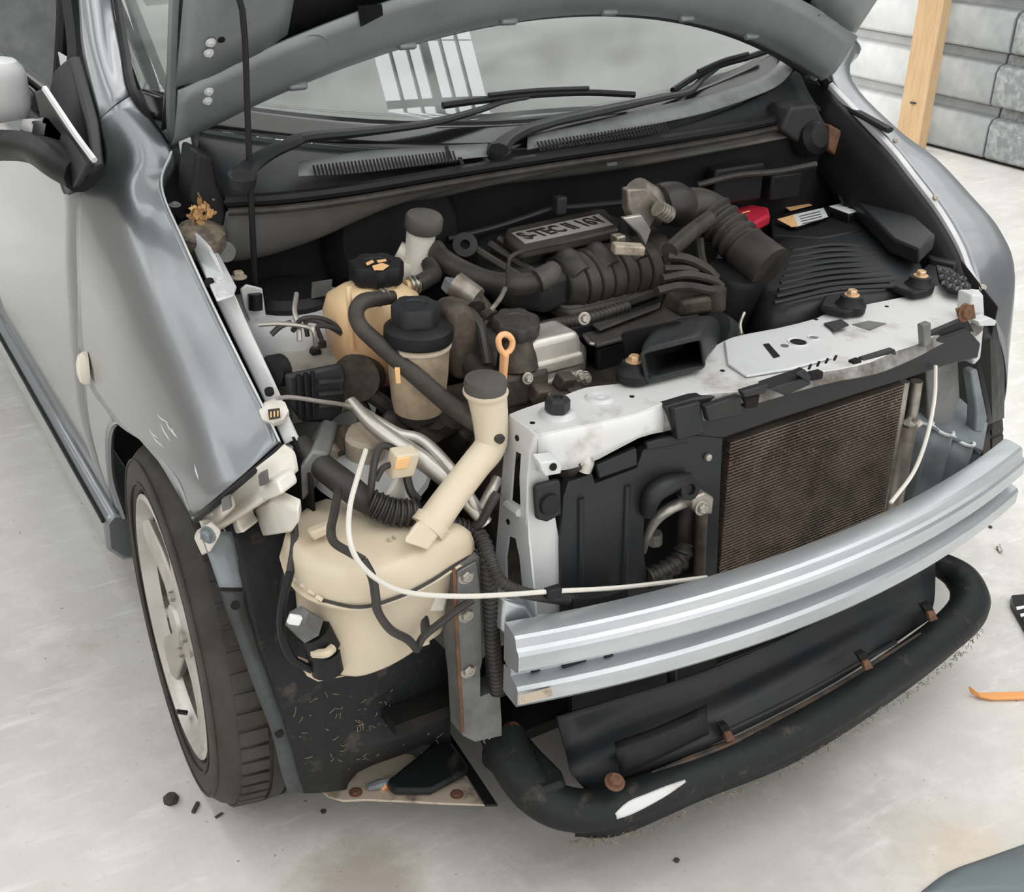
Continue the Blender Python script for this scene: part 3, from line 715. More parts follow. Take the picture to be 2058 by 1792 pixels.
for u, v in ((473,1216), (562,1474)):
    p = on_cyl(u, v, .343); part('clip_hole', G().lathe(p, (p-V((p.x, 0, .30))), [(.006, -.006), (.006, .0012), (.0005, .0012)], 14), 'void', ln)
# straw and dirt stuck in the liner
rnd = random.Random(3); g = G()
for i in range(90):
    u = rnd.gauss(735, 75); v = rnd.gauss(1470, 45)
    if not (590 < u < 890 and 1380 < v < 1565): continue
    p = on_cyl(u, v, .341); a = rnd.uniform(0, 6.28); L = rnd.uniform(.002, .014)
    d = V((math.cos(a), -.25, math.sin(a))).normalized()*L
    g.tube([p, p+d*.5+V((0, -.002, .001)), p+d], .0005, 4, 2)
o = part('straw_bits', g, 'straw', ln); o['kind'] = 'stuff'
# black inner body behind the lamp bracket, chassis rail stub
part('inner_wing', G().patch([[W(600,905,y=-.10), W(660,960,y=-.20), W(720,1000,y=-.25)], [W(590,1050,y=-.22), W(650,1080,y=-.26), W(760,1110,y=-.28)], [W(560,1180,y=-.28), W(640,1200,y=-.29), W(780,1220,y=-.29)]], 4, 4), 'black_soft', car, solid=.004)
part('rail_end', G().prism([W(u, v, y=-.27) for u, v in ((603,940),(628,905),(660,912),(648,960),(630,985),(606,1010))], (.05, .08, 0)), 'steel_grey', car, bevel=.004)

# ---- white bumper bracket on the fender edge
br = part('bumper_bracket', G().patch([
    [W(572,895,x=-.683), W(520,935,x=-.715), W(465,980,x=-.742), W(392,1035,x=-.782)],
    [W(592,908,x=-.672), W(545,955,x=-.705), W(480,1005,x=-.735), W(402,1052,x=-.778)],
    [W(600,945,x=-.672), W(556,985,x=-.705), W(492,1025,x=-.738), W(412,1080,x=-.778)]], 6, 4), 'white_plastic', car, solid=.006)
lab(br, 'off-white moulded plastic bumper mounting bracket')
def blk(px, x, ext, m='white_plastic', par=br, name='rib_block', bv=.004): return part(name, G().prism([W(u, v, x=x) for u, v in px], ext), m, par, bevel=bv)
blk([(548,945),(590,938),(600,968),(562,985)], -.69, (-.03, -.02, .0))
blk([(515,1005),(560,980),(604,1000),(606,1025),(592,1046),(545,1055),(510,1058),(500,1030)], -.70, (-.012, -.02, -.004))
blk([(470,1018),(505,1000),(512,1030),(522,1046),(480,1056),(462,1040)], -.715, (-.03, -.02, 0))
blk([(440,1008),(468,990),(476,1016),(455,1040),(444,1030)], -.745, (-.02, -.015, 0))
blk([(396,1062),(425,1044),(446,1064),(430,1092),(414,1100)], -.775, (-.012, -.02, 0))
for u, v in ((458,1008),(532,958)):
    part('slot', G().prism([W(u+a, v+b, x=-.762+(u-458)*.00055) for a, b in ((-9,-9),(6,-16),(9,8),(-6,14))], (-.005, -.006, 0)), 'steel_grey', br)
for i in range(9):
    p = FP[7][0].lerp(FP[7][4], (i+.5)/9)
    part('clip_tab', G().box(p+V((.006, -.012, -.006)), (.012, .010, .006)), 'white_plastic', br, bevel=.001)
bolt(W(419,1074,x=-.795), (-1, -.6, .1), .008, .009, 'steel_blue', br)
part('panel_gap', G().tube([p+V((.003, -.004, -.004)) for p in FP[7]], .004, 6, 4), 'black', br)

# ================================================================== galvanised bumper beam
def bow(x): return -.505-.072*(1-(x/.5)**2)
prof = [(.034,.002),(.014,-.002),(.010,-.006),(.007,-.020),(.002,-.024),(-.001,-.030),(-.001,-.056),(.003,-.063),(.022,-.069),(.022,-.083),(.003,-.089),(-.001,-.095),(-.001,-.121),(.003,-.128),(.034,-.131),(.045,-.131),(.045,-.08),(.030,-.076),(.045,-.07),(.045,.0)]
N = 28; loops = []
for i in range(N+1):
    x = -.486+.980*i/N; tz = .473+.025*i/N
    tang = V((1, .576*x, 0)).normalized(); nin = V((-tang.y, tang.x, 0))
    k = 1 if abs(x) < .47 else .2
    loops.append([V((x, bow(x), tz)) + V((nin.x*.4, nin.y, 0))*d + V((0, 0, h*.84)) for d, h in prof])
beam = lab(part('bumper_beam', G().loft(loops), 'galv', car, ang=25), 'curved galvanised steel bumper beam across the front')
for u, v in ((1120,1335),(1062,1343),(1160,1325)): pass
part('slot', G().box(V((-.40, bow(-.40)+.0205, .408)), (.034, .004, .010), rz(-.11)), 'black', beam)
part('slot', G().box(V((-.452, bow(-.452)+.0205, .408)), (.012, .004, .006), rz(-.12)), 'black', beam)
part('slot', G().box(V((-.352, bow(-.352)+.0205, .408)), (.012, .004, .005), rz(-.10)), 'black', beam)
part('stain_label', G().prism([W(u, v, y=bow(-.44)-.0035) for u, v in ((1042,1398),(1108,1380),(1110,1398),(1044,1416))], (0, -.0006, 0)), 'tan_metal', beam)
part('crush_can', G().prism([W(u, v, y=-.46) for u, v in ((1015,1205),(1060,1215),(1085,1262),(1010,1275))], (0, .10, 0)), 'galv', beam, bevel=.006)

# ================================================================== radiator support
TZ = .706
topo = [(1024,832),(1060,818),(1140,792),(1180,778),(1236,772),(1258,768),(1300,756),(1410,726),(1424,705),(1455,685),(1490,673),(1560,660),(1640,640),(1668,626),(1740,612),(1790,602),(1835,592),(1868,580),(1890,572),(1930,578),(1968,582),(1976,592)]
topf = [(1972,640),(1950,652),(1905,662),(1850,690),(1800,706),(1750,728),(1690,742),(1600,756),(1520,780),(1475,788),(1420,792),(1330,812),(1280,832),(1200,850),(1140,862),(1078,874)]
bar = part('radiator_support', G().prism(WP(topo+topf, z=TZ), (0, 0, -.004)), 'silver_dirty', car, bevel=.002)
lab(bar, 'silver upper radiator support panel with rust stains')
F = WP(topf, z=TZ); g = G(); f2 = [p+V((0, -.006, -.012)) for p in F]; f3 = [p+V((0, -.008, -(.050 if i > 12 else .034 if i > 9 else .017)-.004*math.sin(i*1.9))) for i, p in enumerate(F)]
M['lip_grime'] = mat('grimy_lip', (.34, .335, .33), .55, .2, col2=(.12, .10, .085), scale=16, thr=(.42, .62))
part('front_lip', G().patch([F[11:], f2[11:], f3[11:]], 2, 3), 'silver_dirty', bar, solid=.002)
part('front_lip', G().patch([F[:12], f2[:12], f3[:12]], 2, 3), 'lip_grime', bar, solid=.002)
R_ = WP(topo[:-1], z=TZ); part('rear_lip', G().patch([R_, [p+V((0, .004, -.012)) for p in R_], [p+V((0, .002, -.04)) for p in R_]], 2, 2), 'silver_dirty', bar, solid=.002)
# raised latch platform
pl_ = [(1455,688),(1500,676),(1600,657),(1660,646),(1680,690),(1672,722),(1590,745),(1500,760),(1462,735)]
part('latch_plate', G().prism(WP(pl_, z=TZ+.001), (0, 0, .004)), 'silver', bar, bevel=.002)
def deck(u, v, r, m='void', h=.0008, nm='hole', n=18, par=bar, z=TZ+.005): return part(nm, G().lathe(W(u, v, z=z), (0, 0, 1), [(r, -.003), (r, h), (.0004, h)], n), m, par)
def hexring(u, v, r): return part('raised_rim', G().lathe(W(u, v, z=TZ+.005), (0, 0, 1), [(r*1.35, -.001), (r*1.25, .002), (r, .001), (r*.98, -.002)], 20, cap=False), 'silver', bar)
part('slot', G().prism(WP([(1533,692),(1545,690),(1568,716),(1555,720)], z=TZ+.0052), (0, 0, .0006)), 'void', bar)
deck(1604, 688, .0125); hexring(1604, 688, .0125); deck(1577, 695, .006, 'steel_grey'); deck(1635, 679, .006, 'steel_grey'); hexring(1635, 679, .007)
part('pad', G().prism(WP([(1655,652),(1690,644),(1706,655),(1674,667)], z=TZ+.006), (0, 0, .003)), 'black_soft', bar, bevel=.001)
part('stamped_label', G().prism(WP([(1712,652),(1745,645),(1782,650),(1748,664)], z=TZ+.0004), (0, 0, .0006)), 'steel_grey', bar)
for u, v in ((1640,642),(1782,616),(1452,745),(1270,797),(1070,850)): deck(u, v, .0035, z=TZ)
part('embossed_ring', G().lathe(W(1205,800,z=TZ), (0, 0, 1), [(.022, -.001), (.017, .004), (.010, .004), (.007, .002), (.004, .004), (.0005, .004)], 20), 'silver', bar)
for i in range(0): pass
part('boss', G().lathe(W(1120,832,z=TZ), (0, 0, 1), [(.026, -.001), (.020, .007), (.006, .007)], 20), 'silver', bar)
b_ = bolt(W(1120,826,z=TZ+.008), (0, 0, 1), .0165, .020, 'black_soft', bar, 'rubber_stop', washer=False)
# radiator mounts with gold bolts
def mount(u, v, tail, par=bar):
    c = W(u, v, z=TZ+.004)
    m_ = part('radiator_mount', G().prism(WP(tail, z=TZ+.004), (0, 0, .012)), 'black', par, bevel=.004)
    part('bushing', G().lathe(c, (0, 0, 1), [(.024, 0), (.025, .012), (.019, .018), (.017, .026), (.010, .027)], 20), 'black', m_)
    bolt(c+V((0, 0, .026)), (0, 0, 1), .0085, .010, 'brass', m_)
mount(1272, 762, [(1245,765),(1258,748),(1290,735),(1310,750),(1298,768),(1268,775)])
mount(1707, 625, [(1645,628),(1655,606),(1700,600),(1735,612),(1738,630),(1700,640)])
mount(1845, 585, [(1780,585),(1785,572),(1840,570),(1870,578),(1868,596),(1835,602)])
# left upright
LX = -.425
ol = [(1024,832),(1078,874),(1076,900),(1100,1080),(1128,1252),(1010,1250),(985,1248),(990,1180),(1000,1040),(1008,960),(1012,900)]
CA = lambda px, x=None, y=None: [W(u, v, x=x, y=y) for u, v in px]
# side face (facing photo left), with openings
def yx(u, v): return W(u, v, x=LX)
side_o = [(1024,834),(1074,872),(1062,905),(1058,1000),(1062,1080),(1072,1180),(1078,1252),(984,1252),(992,1160),(1002,1040),(1012,920)]
h1 = [(1034,905),(1047,912),(1044,960),(1046,1018),(1026,1006),(1030,950)]
h2 = [(1022,1076),(1036,1082),(1044,1120),(1050,1182),(1018,1178),(1016,1120)]
def keyhole(o, hs):
    out = list(o)
    for h in hs:
        # connect at nearest vertices
        bi, bj, bd = 0, 0, 1e9
        for i, p in enumerate(out):
            for j, q in enumerate(h):
                d = (p[0]-q[0])**2+(p[1]-q[1])**2
                if d < bd: bi, bj, bd = i, j, d
        hh = h[bj:]+h[:bj]+[h[bj]]
        A = sum(o[i][0]*o[(i+1) % len(o)][1]-o[(i+1) % len(o)][0]*o[i][1] for i in range(len(o))); B = sum(h[i][0]*h[(i+1) % len(h)][1]-h[(i+1) % len(h)][0]*h[i][1] for i in range(len(h)))
        if A*B > 0: hh = hh[::-1]
        out = out[:bi+1]+hh+out[bi:]
    return out
co = part('side_upright', G().prism([yx(u, v) for u, v in keyhole(side_o, [h1, h2])], (.003, 0, 0)), 'silver', bar, smooth=False)
lab(co, 'silver upright of the radiator support with cut-outs')
fo = [(1070,872),(1082,872),(1095,905),(1110,1000),(1128,1100),(1140,1255),(1076,1255),(1066,1150),(1058,1050),(1060,960)]
part('front_upright', G().prism([W(u, v, y=-.425) for u, v in fo], (0, .004, 0)), 'silver', bar, bevel=.002)
part('lower_gusset', G().prism([W(u, v, y=-.43) for u, v in ((1005,1195),(1030,1205),(1060,1240),(1140,1235),(1140,1262),(1010,1275))], (0, .01, 0)), 'silver', bar, bevel=.003)
part('mount_tab', G().prism([W(u, v, y=-.455) for u, v in ((1086,930),(1120,926),(1130,936),(1128,952),(1096,958),(1088,945))], (0, .02, .004)), 'silver', bar, bevel=.002)
part('tab_hole', G().lathe(W(1112,938,y=-.4565), (0, -1, .2), [(.005, -.002), (.005, .001), (.0004, .001)], 12), 'void', bar)
for u, v in ((1040,880),(1022,1048)): part('hole', G().lathe(W(u, v, x=LX), (-1, 0, 0), [(.004, -.002), (.004, .0015), (.0004, .0015)], 12), 'void', co)
part('embossed_slot', G().tube([W(1018,1012,x=LX-.001), W(1044,1030,x=LX-.001)], .006, 8), 'silver', co)
# lower left bracket with three bolts, and lower leg
lb = part('beam_bracket', G().prism([W(u, v, y=-.425) for u, v in keyhole([(912,1140),(928,1132),(962,1118),(975,1122),(985,1180),(992,1260),(1000,1330),(1008,1450),(1008,1478),(955,1490),(930,1478),(925,1380),(915,1290),(918,1200)], [[(965,1330),(985,1305),(1000,1340),(1002,1385),(965,1400)]])], (0, .035, 0)), 'steel_grey', bar, smooth=False)
lab(lb, 'grey steel bracket beside the washer tank')
part('edge_strip', G().tube([W(912,1142,y=-.43), W(916,1230,y=-.43), W(922,1340,y=-.43), W(930,1470,y=-.43)], .0025, 6), 'rust', lb)
for u, v in ((936,1156),(937,1233),(940,1345)): bolt(W(u, v, y=-.427), (0, -1, .1), .0085, .008, 'zinc', lb)
part('bracket_plate', G().prism([W(u, v, y=-.429) for u, v in ((918,1150),(958,1128),(966,1180),(970,1330),(962,1360),(926,1362),(920,1280))], (0, .003, 0)), 'steel_grey', lb, bevel=.002)
# right upright and inner right panels
part('side_upright', G().prism([W(u, v, y=-.40) for u, v in ((1862,745),(1925,712),(1930,800),(1900,880),(1868,880))], (0, .03, 0)), 'steel_grey', bar, bevel=.003)
part('gusset', G().prism([W(u, v, y=-.42) for u, v in ((1952,748),(1965,742),(1985,840),(1975,870),(1960,868),(1962,820))], (0, .02, 0)), 'steel_blue', bar, bevel=.003)
part('corner_post', G().prism([W(u, v, y=-.415) for u, v in ((1955,592),(1978,592),(1980,640),(1972,720),(1958,735),(1948,680))], (0, .03, 0)), 'silver', bar, bevel=.004)
part('corner_tab', G().prism([W(u, v, y=-.44) for u, v in ((1966,646),(1990,638),(2004,645),(2000,655),(1970,656))], (0, .02, .0)), 'silver', bar, bevel=.002)
part('rusty_patch', G().prism([W(u, v, y=-.447) for u, v in ((1922,620),(1958,612),(1962,640),(1930,648))], (0, .003, 0)), 'rust', bar, bevel=.001)
bolt(W(1938,628,y=-.449), (0, -1, .2), .010, .008, 'rust', bar)
# corrugated crush panel on the right
g = G(); top_ = []; bot_ = []
for i in range(33):
    t = i/32; u = lerp(1842, 1975, t); v = lerp(838, 905, t)+6*math.sin(t*6.28*3.2)
    p = W(u, v, y=-.40-.06*t); top_.append(p+V((0, .010*math.cos(t*6.28*3.2), 0))); bot_.append(p+V((-.01, .010*math.cos(t*6.28*3.2), -.16)))
cp = part('crush_panel', G().patch([top_, bot_], 1, 4), 'steel_blue', bar, solid=.003)
part('panel_edge', G().tube(top_, .003, 6, 1), 'silver', cp)
part('panel_shelf', G().prism([W(1842,838,y=-.40), W(1900,872,y=-.425), W(1975,905,y=-.46), W(1985,850,y=-.40), W(1930,800,y=-.34), W(1862,800,y=-.34)], (0, 0, -.004)), 'steel_blue', bar)
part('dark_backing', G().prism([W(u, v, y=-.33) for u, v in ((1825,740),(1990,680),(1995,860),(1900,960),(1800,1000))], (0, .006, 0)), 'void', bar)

# ================================================================== condenser and shrouds
cy_ = -.415
cd = part('condenser', G().prism([W(u, v, y=cy_+.012) for u, v in ((1448,880),(1822,760),(1776,1040),(1430,1170))], (0, .02, 0)), 'core', car)
lab(cd, 'dusty brown finned air-conditioning condenser')
tl, tr_, bl_, br_ = W(1462,884,y=cy_), W(1812,768,y=cy_), W(1436,1200,y=cy_), W(1762,1060,y=cy_)
g = G(); fg = G(); NT = 52; rnd = random.Random(5)
for i in range(NT):
    t = (i+.5)/NT; a = tl.lerp(bl_, t); b = tr_.lerp(br_, t); h = (tl-bl_).length/NT
    g.box((a+b)/2, ((b-a).length, .014, h*.36), rot(y=-math.atan2(b.z-a.z, b.x-a.x)))
    for k in range(rnd.randint(6, 14)):
        s_ = rnd.random(); q = a.lerp(b, s_); fg.box(q+V((0, -.002, -h*.5)), (.0014, .008, h*.62))
o = part('tube_rows', g, 'core_tube', cd, smooth=False); o['kind'] = 'stuff'
o = part('fins', fg, 'core_tube', cd, smooth=False); o['kind'] = 'stuff'
part('header_tank', G().tube([W(1818,766,y=cy_), W(1800,880,y=cy_), W(1776,1030,y=cy_)], .008, 8, 3), 'alu', cd)
part('receiver', G().tube([W(1842,765,y=cy_+.01), W(1832,830,y=cy_+.01), W(1822,850,y=cy_+.01)], .010, 10, 3), 'alu', cd)
part('receiver', G().tube([W(1822,852,y=cy_-.004), W(1805,950,y=cy_-.004), W(1790,1025,y=cy_-.004)], .017, 12, 3), 'alu', cd)
part('union', G().tube([W(1822,848,y=cy_-.01), W(1838,856,y=cy_-.01), W(1850,848,y=cy_-.01)], .006, 8, 3), 'alu_clean', cd)
# upper black shroud strip
us = [(1338,818),(1400,800),(1470,790),(1560,768),(1660,742),(1760,722),(1850,692),(1945,660),(1972,690),(1966,720),(1900,735),(1822,762),(1700,800),(1560,845),(1452,882),(1352,872)]
sh_ = lab(part('radiator_shroud', G().prism([W(u, v, y=-.435) for u, v in us], (0, .02, 0)), 'black_soft', car, bevel=.003), 'dark grey plastic air guide around the condenser')
def tab(px, y=-.447, m='black_soft', name='tab', ext=(0, .012, 0), par=sh_): return part(name, G().prism([W(u, v, y=y) for u, v in px], ext), m, par, bevel=.002)
tab([(1355,822),(1408,808),(1418,870),(1362,886)]); tab([(1418,818),(1490,795),(1492,835),(1425,848)], -.455)
tab([(1492,788),(1545,772),(1540,790),(1498,800)], -.465); tab([(1497,800),(1528,793),(1524,818),(1500,822)], -.456, 'void', 'tab_slot')
tab([(1550,782),(1620,758),(1632,772),(1580,796)], -.470, ext=(0, .03, .0)); tab([(1618,742),(1632,756),(1628,770),(1600,752)], -.472)
tab([(1640,755),(1670,748),(1668,768),(1640,776)], -.452); tab([(1632,752),(1656,746),(1654,762),(1630,766)], -.458, 'void', 'tab_slot')
tab([(1716,728),(1732,722),(1736,754),(1716,758)], -.452, 'void', 'tab_slot'); tab([(1735,722),(1800,702),(1806,735),(1740,752)], -.449)
tab([(1855,655),(1872,648),(1872,690),(1858,700)], -.455, 'steel_grey'); tab([(1870,672),(1945,640),(1960,668),(1890,690)], -.43, 'black')
for i in range(4): tab([(1625+i*17,744-i*6),(1629+i*17,743-i*6),(1634+i*17,732-i*6),(1631+i*17,732-i*6)], -.446, 'black', 'clip_rib', (0, .004, 0))
# left black air guide panel
gp = [(1142,968),(1190,952),(1195,972),(1280,940),(1292,905),(1352,872),(1452,880),(1448,960),(1440,1160),(1420,1200),(1300,1225),(1130,1240),(1128,1100),(1132,1000)]
hole = [(1295,1035),(1310,1000),(1345,985),(1395,975),(1400,1030),(1395,1150),(1370,1165),(1300,1160),(1292,1100)]
ap = lab(part('air_guide', G().prism([W(u, v, y=-.432) for u, v in keyhole(gp, [hole])], (0, .012, 0)), 'black_soft', car, smooth=False), 'black plastic guide panel left of the condenser with a cut-out')
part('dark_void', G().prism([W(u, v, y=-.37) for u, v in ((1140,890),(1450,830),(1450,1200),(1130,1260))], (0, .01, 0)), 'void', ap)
for a, b in (((1167,1000),(1166,1225)), ((1260,975),(1252,1200))): part('stiffening_rib', G().tube([W(*a, y=-.432), W(*b, y=-.432)], .0055, 8), 'black_soft', ap)
part('arched_boss', G().tube([W(1300,1032,y=-.437), W(1312,995,y=-.445), W(1340,975,y=-.445), W(1385,962,y=-.44)], [.010,.014,.014,.010], 10, 5), 'black_soft', ap)
part('guide_tab', G().prism([W(u, v, y=-.440) for u, v in ((1076,985),(1082,975),(1128,965),(1130,1035),(1100,1050),(1080,1045))], (0, .010, 0)), 'black_soft', ap, bevel=.004)
part('push_clip', G().lathe(W(1103,1012,y=-.440), (0, -1, .1), [(.015, 0), (.014, .006), (.006, .008), (.0005, .008)], 18), 'black', ap)
for px in ([(1200,935),(1280,900),(1282,935),(1205,962)], [(1300,890),(1380,868),(1384,890),(1302,905)]): part('ledge', G().prism([W(u, v, y=-.437) for u, v in px], (0, .008, 0)), 'black_soft', ap, bevel=.002)
part('bulb_screw', G().lathe(W(1422,918,y=-.434), (0, -1, .1), [(.006, 0), (.005, .004), (.0005, .0045)], 12), 'zinc', ap)
# pipes in the cut-out
pp = part('condenser_pipe', G().tube([W(1405,1175,y=-.44), W(1408,1080,y=-.44), W(1412,1010,y=-.44)], .009, 10, 3), 'iron', car)
part('pipe_block', G().prism([W(u, v, y=-.452) for u, v in ((1392,1000),(1418,990),(1436,1000),(1432,1034),(1405,1035),(1392,1022))], (0, .02, 0)), 'alu', pp, bevel=.003)
bolt(W(1409,1020,y=-.453), (0, -1, .1), .008, .008, 'zinc', pp)
part('cap', G().lathe(W(1384,982,y=-.452), (0, -1, .3), [(.016, -.01), (.016, .004), (.008, .005), (.007, 0), (.0005, 0)], 16), 'black', pp)
part('fitting', G().tube([W(1378,1085,y=-.41), W(1378,1050,y=-.41), W(1385,1005,y=-.415)], [.015,.014,.012], 10, 3), 'rubber_dk', pp)
part('pipe', G().tube([W(1376,1008,y=-.43), W(1345,1022,y=-.43), W(1318,1045,y=-.42), W(1300,1080,y=-.41), W(1295,1110,y=-.40)], [.009,.009,.008,.006,.003], 10, 5), 'alu_clean', pp)
part('connector', G().tube([W(1316,1092,y=-.39), W(1316,1070,y=-.39)], .011, 8), 'alu_clean', pp)
part('hose', G().corr([W(1300,1162,y=-.43), W(1330,1150,y=-.43), W(1365,1125,y=-.425), W(1380,1090,y=-.42)], .016, .013, .10), 'rubber_dk', pp)
part('cooler_pipe', G().tube([W(1150,925,y=-.40), W(1162,915,y=-.42), W(1178,925,y=-.43), W(1172,945,y=-.43)], .011, 10, 5), 'alu_clean', pp)
part('hose', G().tube([W(1140,945,y=-.41), W(1150,930,y=-.42), W(1165,925,y=-.425)], .014, 10, 4), 'iron', pp)

# ================================================================== lower air deflector and crossmember
df = [[W(u, v, y=y) for u, v, y in r] for r in (
 ((1120,1440,-.44),(1300,1385,-.455),(1450,1335,-.46),(1650,1245,-.45),(1880,1115,-.40)),
 ((1135,1500,-.46),(1300,1430,-.475),(1450,1380,-.48),(1650,1285,-.47),(1880,1160,-.42)),
 ((1150,1555,-.50),(1300,1490,-.515),(1450,1430,-.52),(1650,1330,-.51),(1878,1205,-.455)),
 ((1190,1600,-.50),(1330,1540,-.53),(1480,1475,-.54),(1680,1370,-.525),(1868,1245,-.47)))]
de = lab(part('air_deflector', G().patch(df, 5, 4), 'black_soft', car, solid=.006), 'black plastic air deflector under the beam')
part('duct_wall', G().prism([W(u, v, y=-.40) for u, v in ((1150,1370),(1440,1290),(1440,1400),(1150,1480))], (0, .01, 0)), 'black', de)
part('duct_column', G().tube([W(1350,1330,y=-.42), W(1352,1420,y=-.44)], .008, 6), 'black_soft', de)
part('deflector_lip', G().patch([[W(1235,1490,y=-.53), W(1320,1460,y=-.54), W(1420,1415,y=-.545)], [W(1240,1515,y=-.545), W(1325,1485,y=-.555), W(1422,1440,y=-.56)], [W(1248,1560,y=-.53), W(1330,1522,y=-.545), W(1425,1475,y=-.55)]], 4, 4), 'black', de, solid=.004)
part('rib', G().tube([W(1445,1475,y=-.535), W(1600,1400,y=-.53), W(1800,1290,y=-.50)], .004, 6, 4), 'black_soft', de)
for u, v in ((1460,1474),(1738,1330),(1868,1232)):
    part('bracket_slot', G().prism([W(u+a, v+b, y=-.548 if u < 1800 else -.50) for a, b in ((-14,-14),(2,-20),(14,4),(4,14))], (0, .01, 0)), 'void', de)
    part('rusty_clip', G().prism([W(u+a, v+b, y=-.552 if u < 1800 else -.505) for a, b in ((-2,0),(10,-4),(18,12),(2,18))], (0, .008, 0)), 'rust', de, bevel=.001)
cm = [(1010,1478,-.375,.20),(1030,1530,-.41,.185),(1075,1590,-.465,.165),(1140,1625,-.51,.150),(1230,1620,-.545,.150),(1400,1556,-.57,.155),(1600,1470,-.572,.158),(1800,1345,-.55,.162),(1920,1255,-.51,.168),(1950,1205,-.46,.175),(1930,1160,-.41,.185),(1880,1128,-.375,.195)]
cpts = [W(u, v, z=z) for u, v, y, z in cm]
xm = lab(part('lower_crossmember', G().tube(cpts, [.034,.034,.034,.032,.031,.031,.031,.032,.034,.036,.034,.026], 14, 6, flat=.82), 'black_mud', car), 'scuffed black lower crossmember bowing forward above the floor')
xb = bvh(G().tube(cpts, [.034,.034,.034,.032,.031,.031,.031,.032,.034,.036,.034,.026], 14, 6, flat=.82))
r1 = [hit(xb, u, v) for u, v in ((1236,1634),(1262,1610),(1300,1594),(1340,1578),(1376,1566))]; r2 = [hit(xb, u, v) for u, v in ((1240,1646),(1270,1636),(1306,1618),(1344,1596),(1378,1572))]
if None not in r1+r2: part('scraped_edge', G().patch([r1, [(a_+b_)/2+V((0, -.0012, .0012)) for a_, b_ in zip(r1, r2)], r2], 3, 3), 'silver_dirty', xm, solid=.001)
rg = [hit(xb, u, v, .0) for u, v in ((1310,1552),(1390,1522),(1480,1486),(1580,1436),(1680,1380),(1780,1318),(1850,1272))]
if None not in rg: part('dusty_ridge', G().tube(rg, [.002,.0055,.006,.006,.0055,.005,.002], 6, 4, flat=.5), mat('brown_dust', (.10, .066, .045), .8, 0, col2=(.03, .03, .03), scale=30), xm)
part('lower_skirt', G().patch([[p+V((0, -.024, -.012)) for p in cpts[3:10]], [p+V((0, -.022, -.034-.004*math.sin(i*2.3))) for i, p in enumerate(cpts[3:10])]], 5, 2), 'black_mud', xm, solid=.004)
fr_ = G(); rnd = random.Random(9); cs = cr_pts(cpts[3:10], 20)
for i in range(260):
    p = rnd.choice(cs)+V((rnd.uniform(-.01, .01), -.026+rnd.uniform(-.003, .004), -.034+rnd.uniform(-.006, .004))); d = V((rnd.uniform(-1, 1), rnd.uniform(-1, 0), rnd.uniform(-.7, .4)))*.008
    fr_.tube([p, p+d*.5+V((0, 0, .002)), p+d], .0006, 4, 2)
o = part('frayed_fibres', fr_, 'straw', xm); o['kind'] = 'stuff'
part('end_bracket', G().prism([W(u, v, z=.19) for u, v in ((965,1500),(1010,1465),(1060,1470),(1085,1500),(1130,1545),(1140,1572),(1090,1590),(1040,1560),(1000,1530))], (0, 0, -.035)), 'black_mud', xm, bevel=.008)
for u, v, m_ in ((988,1484,'zinc'), (1030,1468,'rust'), (1235,1572,'rust')): bolt(W(u, v, z=.205), (0, -.3, 1), .010, .012, m_, xm)
part('leg', G().prism([W(u, v, y=-.36) for u, v in ((1850,1085),(1895,1062),(1900,1120),(1870,1140),(1845,1130))], (0, .02, 0)), 'black_mud', xm, bevel=.004)
# torn splash shield under the wheel liner
ss = lab(part('splash_shield', G().prism([W(u, v, z=.105) for u, v in ((645,1590),(690,1560),(800,1515),(830,1520),(880,1560),(930,1560),(976,1620),(900,1618),(790,1612),(735,1610),(690,1612),(660,1604))], (0, 0, .004)), 'tan_metal', car, bevel=.001), 'stained torn splash shield under the liner')
part('shield_cover', G().prism([W(u, v, z=.112) for u, v in ((775,1580),(800,1560),(850,1520),(880,1490),(905,1500),(938,1545),(940,1560),(865,1600),(790,1600))], (0, -.004, .016)), 'black_mud', ss, bevel=.006)
part('strap', G().prism([W(u, v, z=.118) for u, v in ((880,1490),(905,1478),(960,1560),(1000,1620),(975,1620),(935,1555))], (0, 0, .004)), 'black', ss)
part('orange_clip', G().lathe(W(765,1577,z=.113), (.6, -.6, .5), [(.008, 0), (.009, .006), (.006, .012), (.0005, .0125)], 14), 'orange', ss)
part('clip_body', G().tube([W(742,1582,z=.113), W(762,1576,z=.118), W(782,1570,z=.118)], [.006,.008,.006], 8, 3), 'steel_blue', ss)
for u, v in ((715,1592),(918,1596)): bolt(W(u, v, z=.109), (0, 0, 1), .007, .004, 'rust', ss)
part('undertray', G().box((0, -.12, .17), (.86, .5, .02)), 'void', car)

# ================================================================== cowl and firewall
lp = WP([(452,408),(560,402),(700,385),(860,358),(1000,335),(1150,312),(1300,290),(1470,262),(1560,243),(1650,222)], z=.903)
cw = lab(part('firewall', G().box((0, .165, .52), (1.34, .02, .70)), 'void', car), 'dark firewall behind the engine')
bk = [gl(x, -.004)+V((0, 0, -.006)) for x in [-.63+.126*i for i in range(11)]]
def zsurf(x, y):
    yg = .135+.33*x*x; zg = .915+.17*x*x
    return zg+(y-yg)*math.tan(math.radians(33)) if y > yg else zg-(yg-y)*.2
def ons(u, v, off=0.):
    # where a line of sight meets the cowl / windscreen surface, lifted by off
    y = -.2
    while y < .9:
        p = W(u, v, y=y)
        if p.z-off <= zsurf(p.x, y): return p
        y += .0025
    return p
def onsp(px, off=0.): return [ons(u, v, off) for u, v in px]
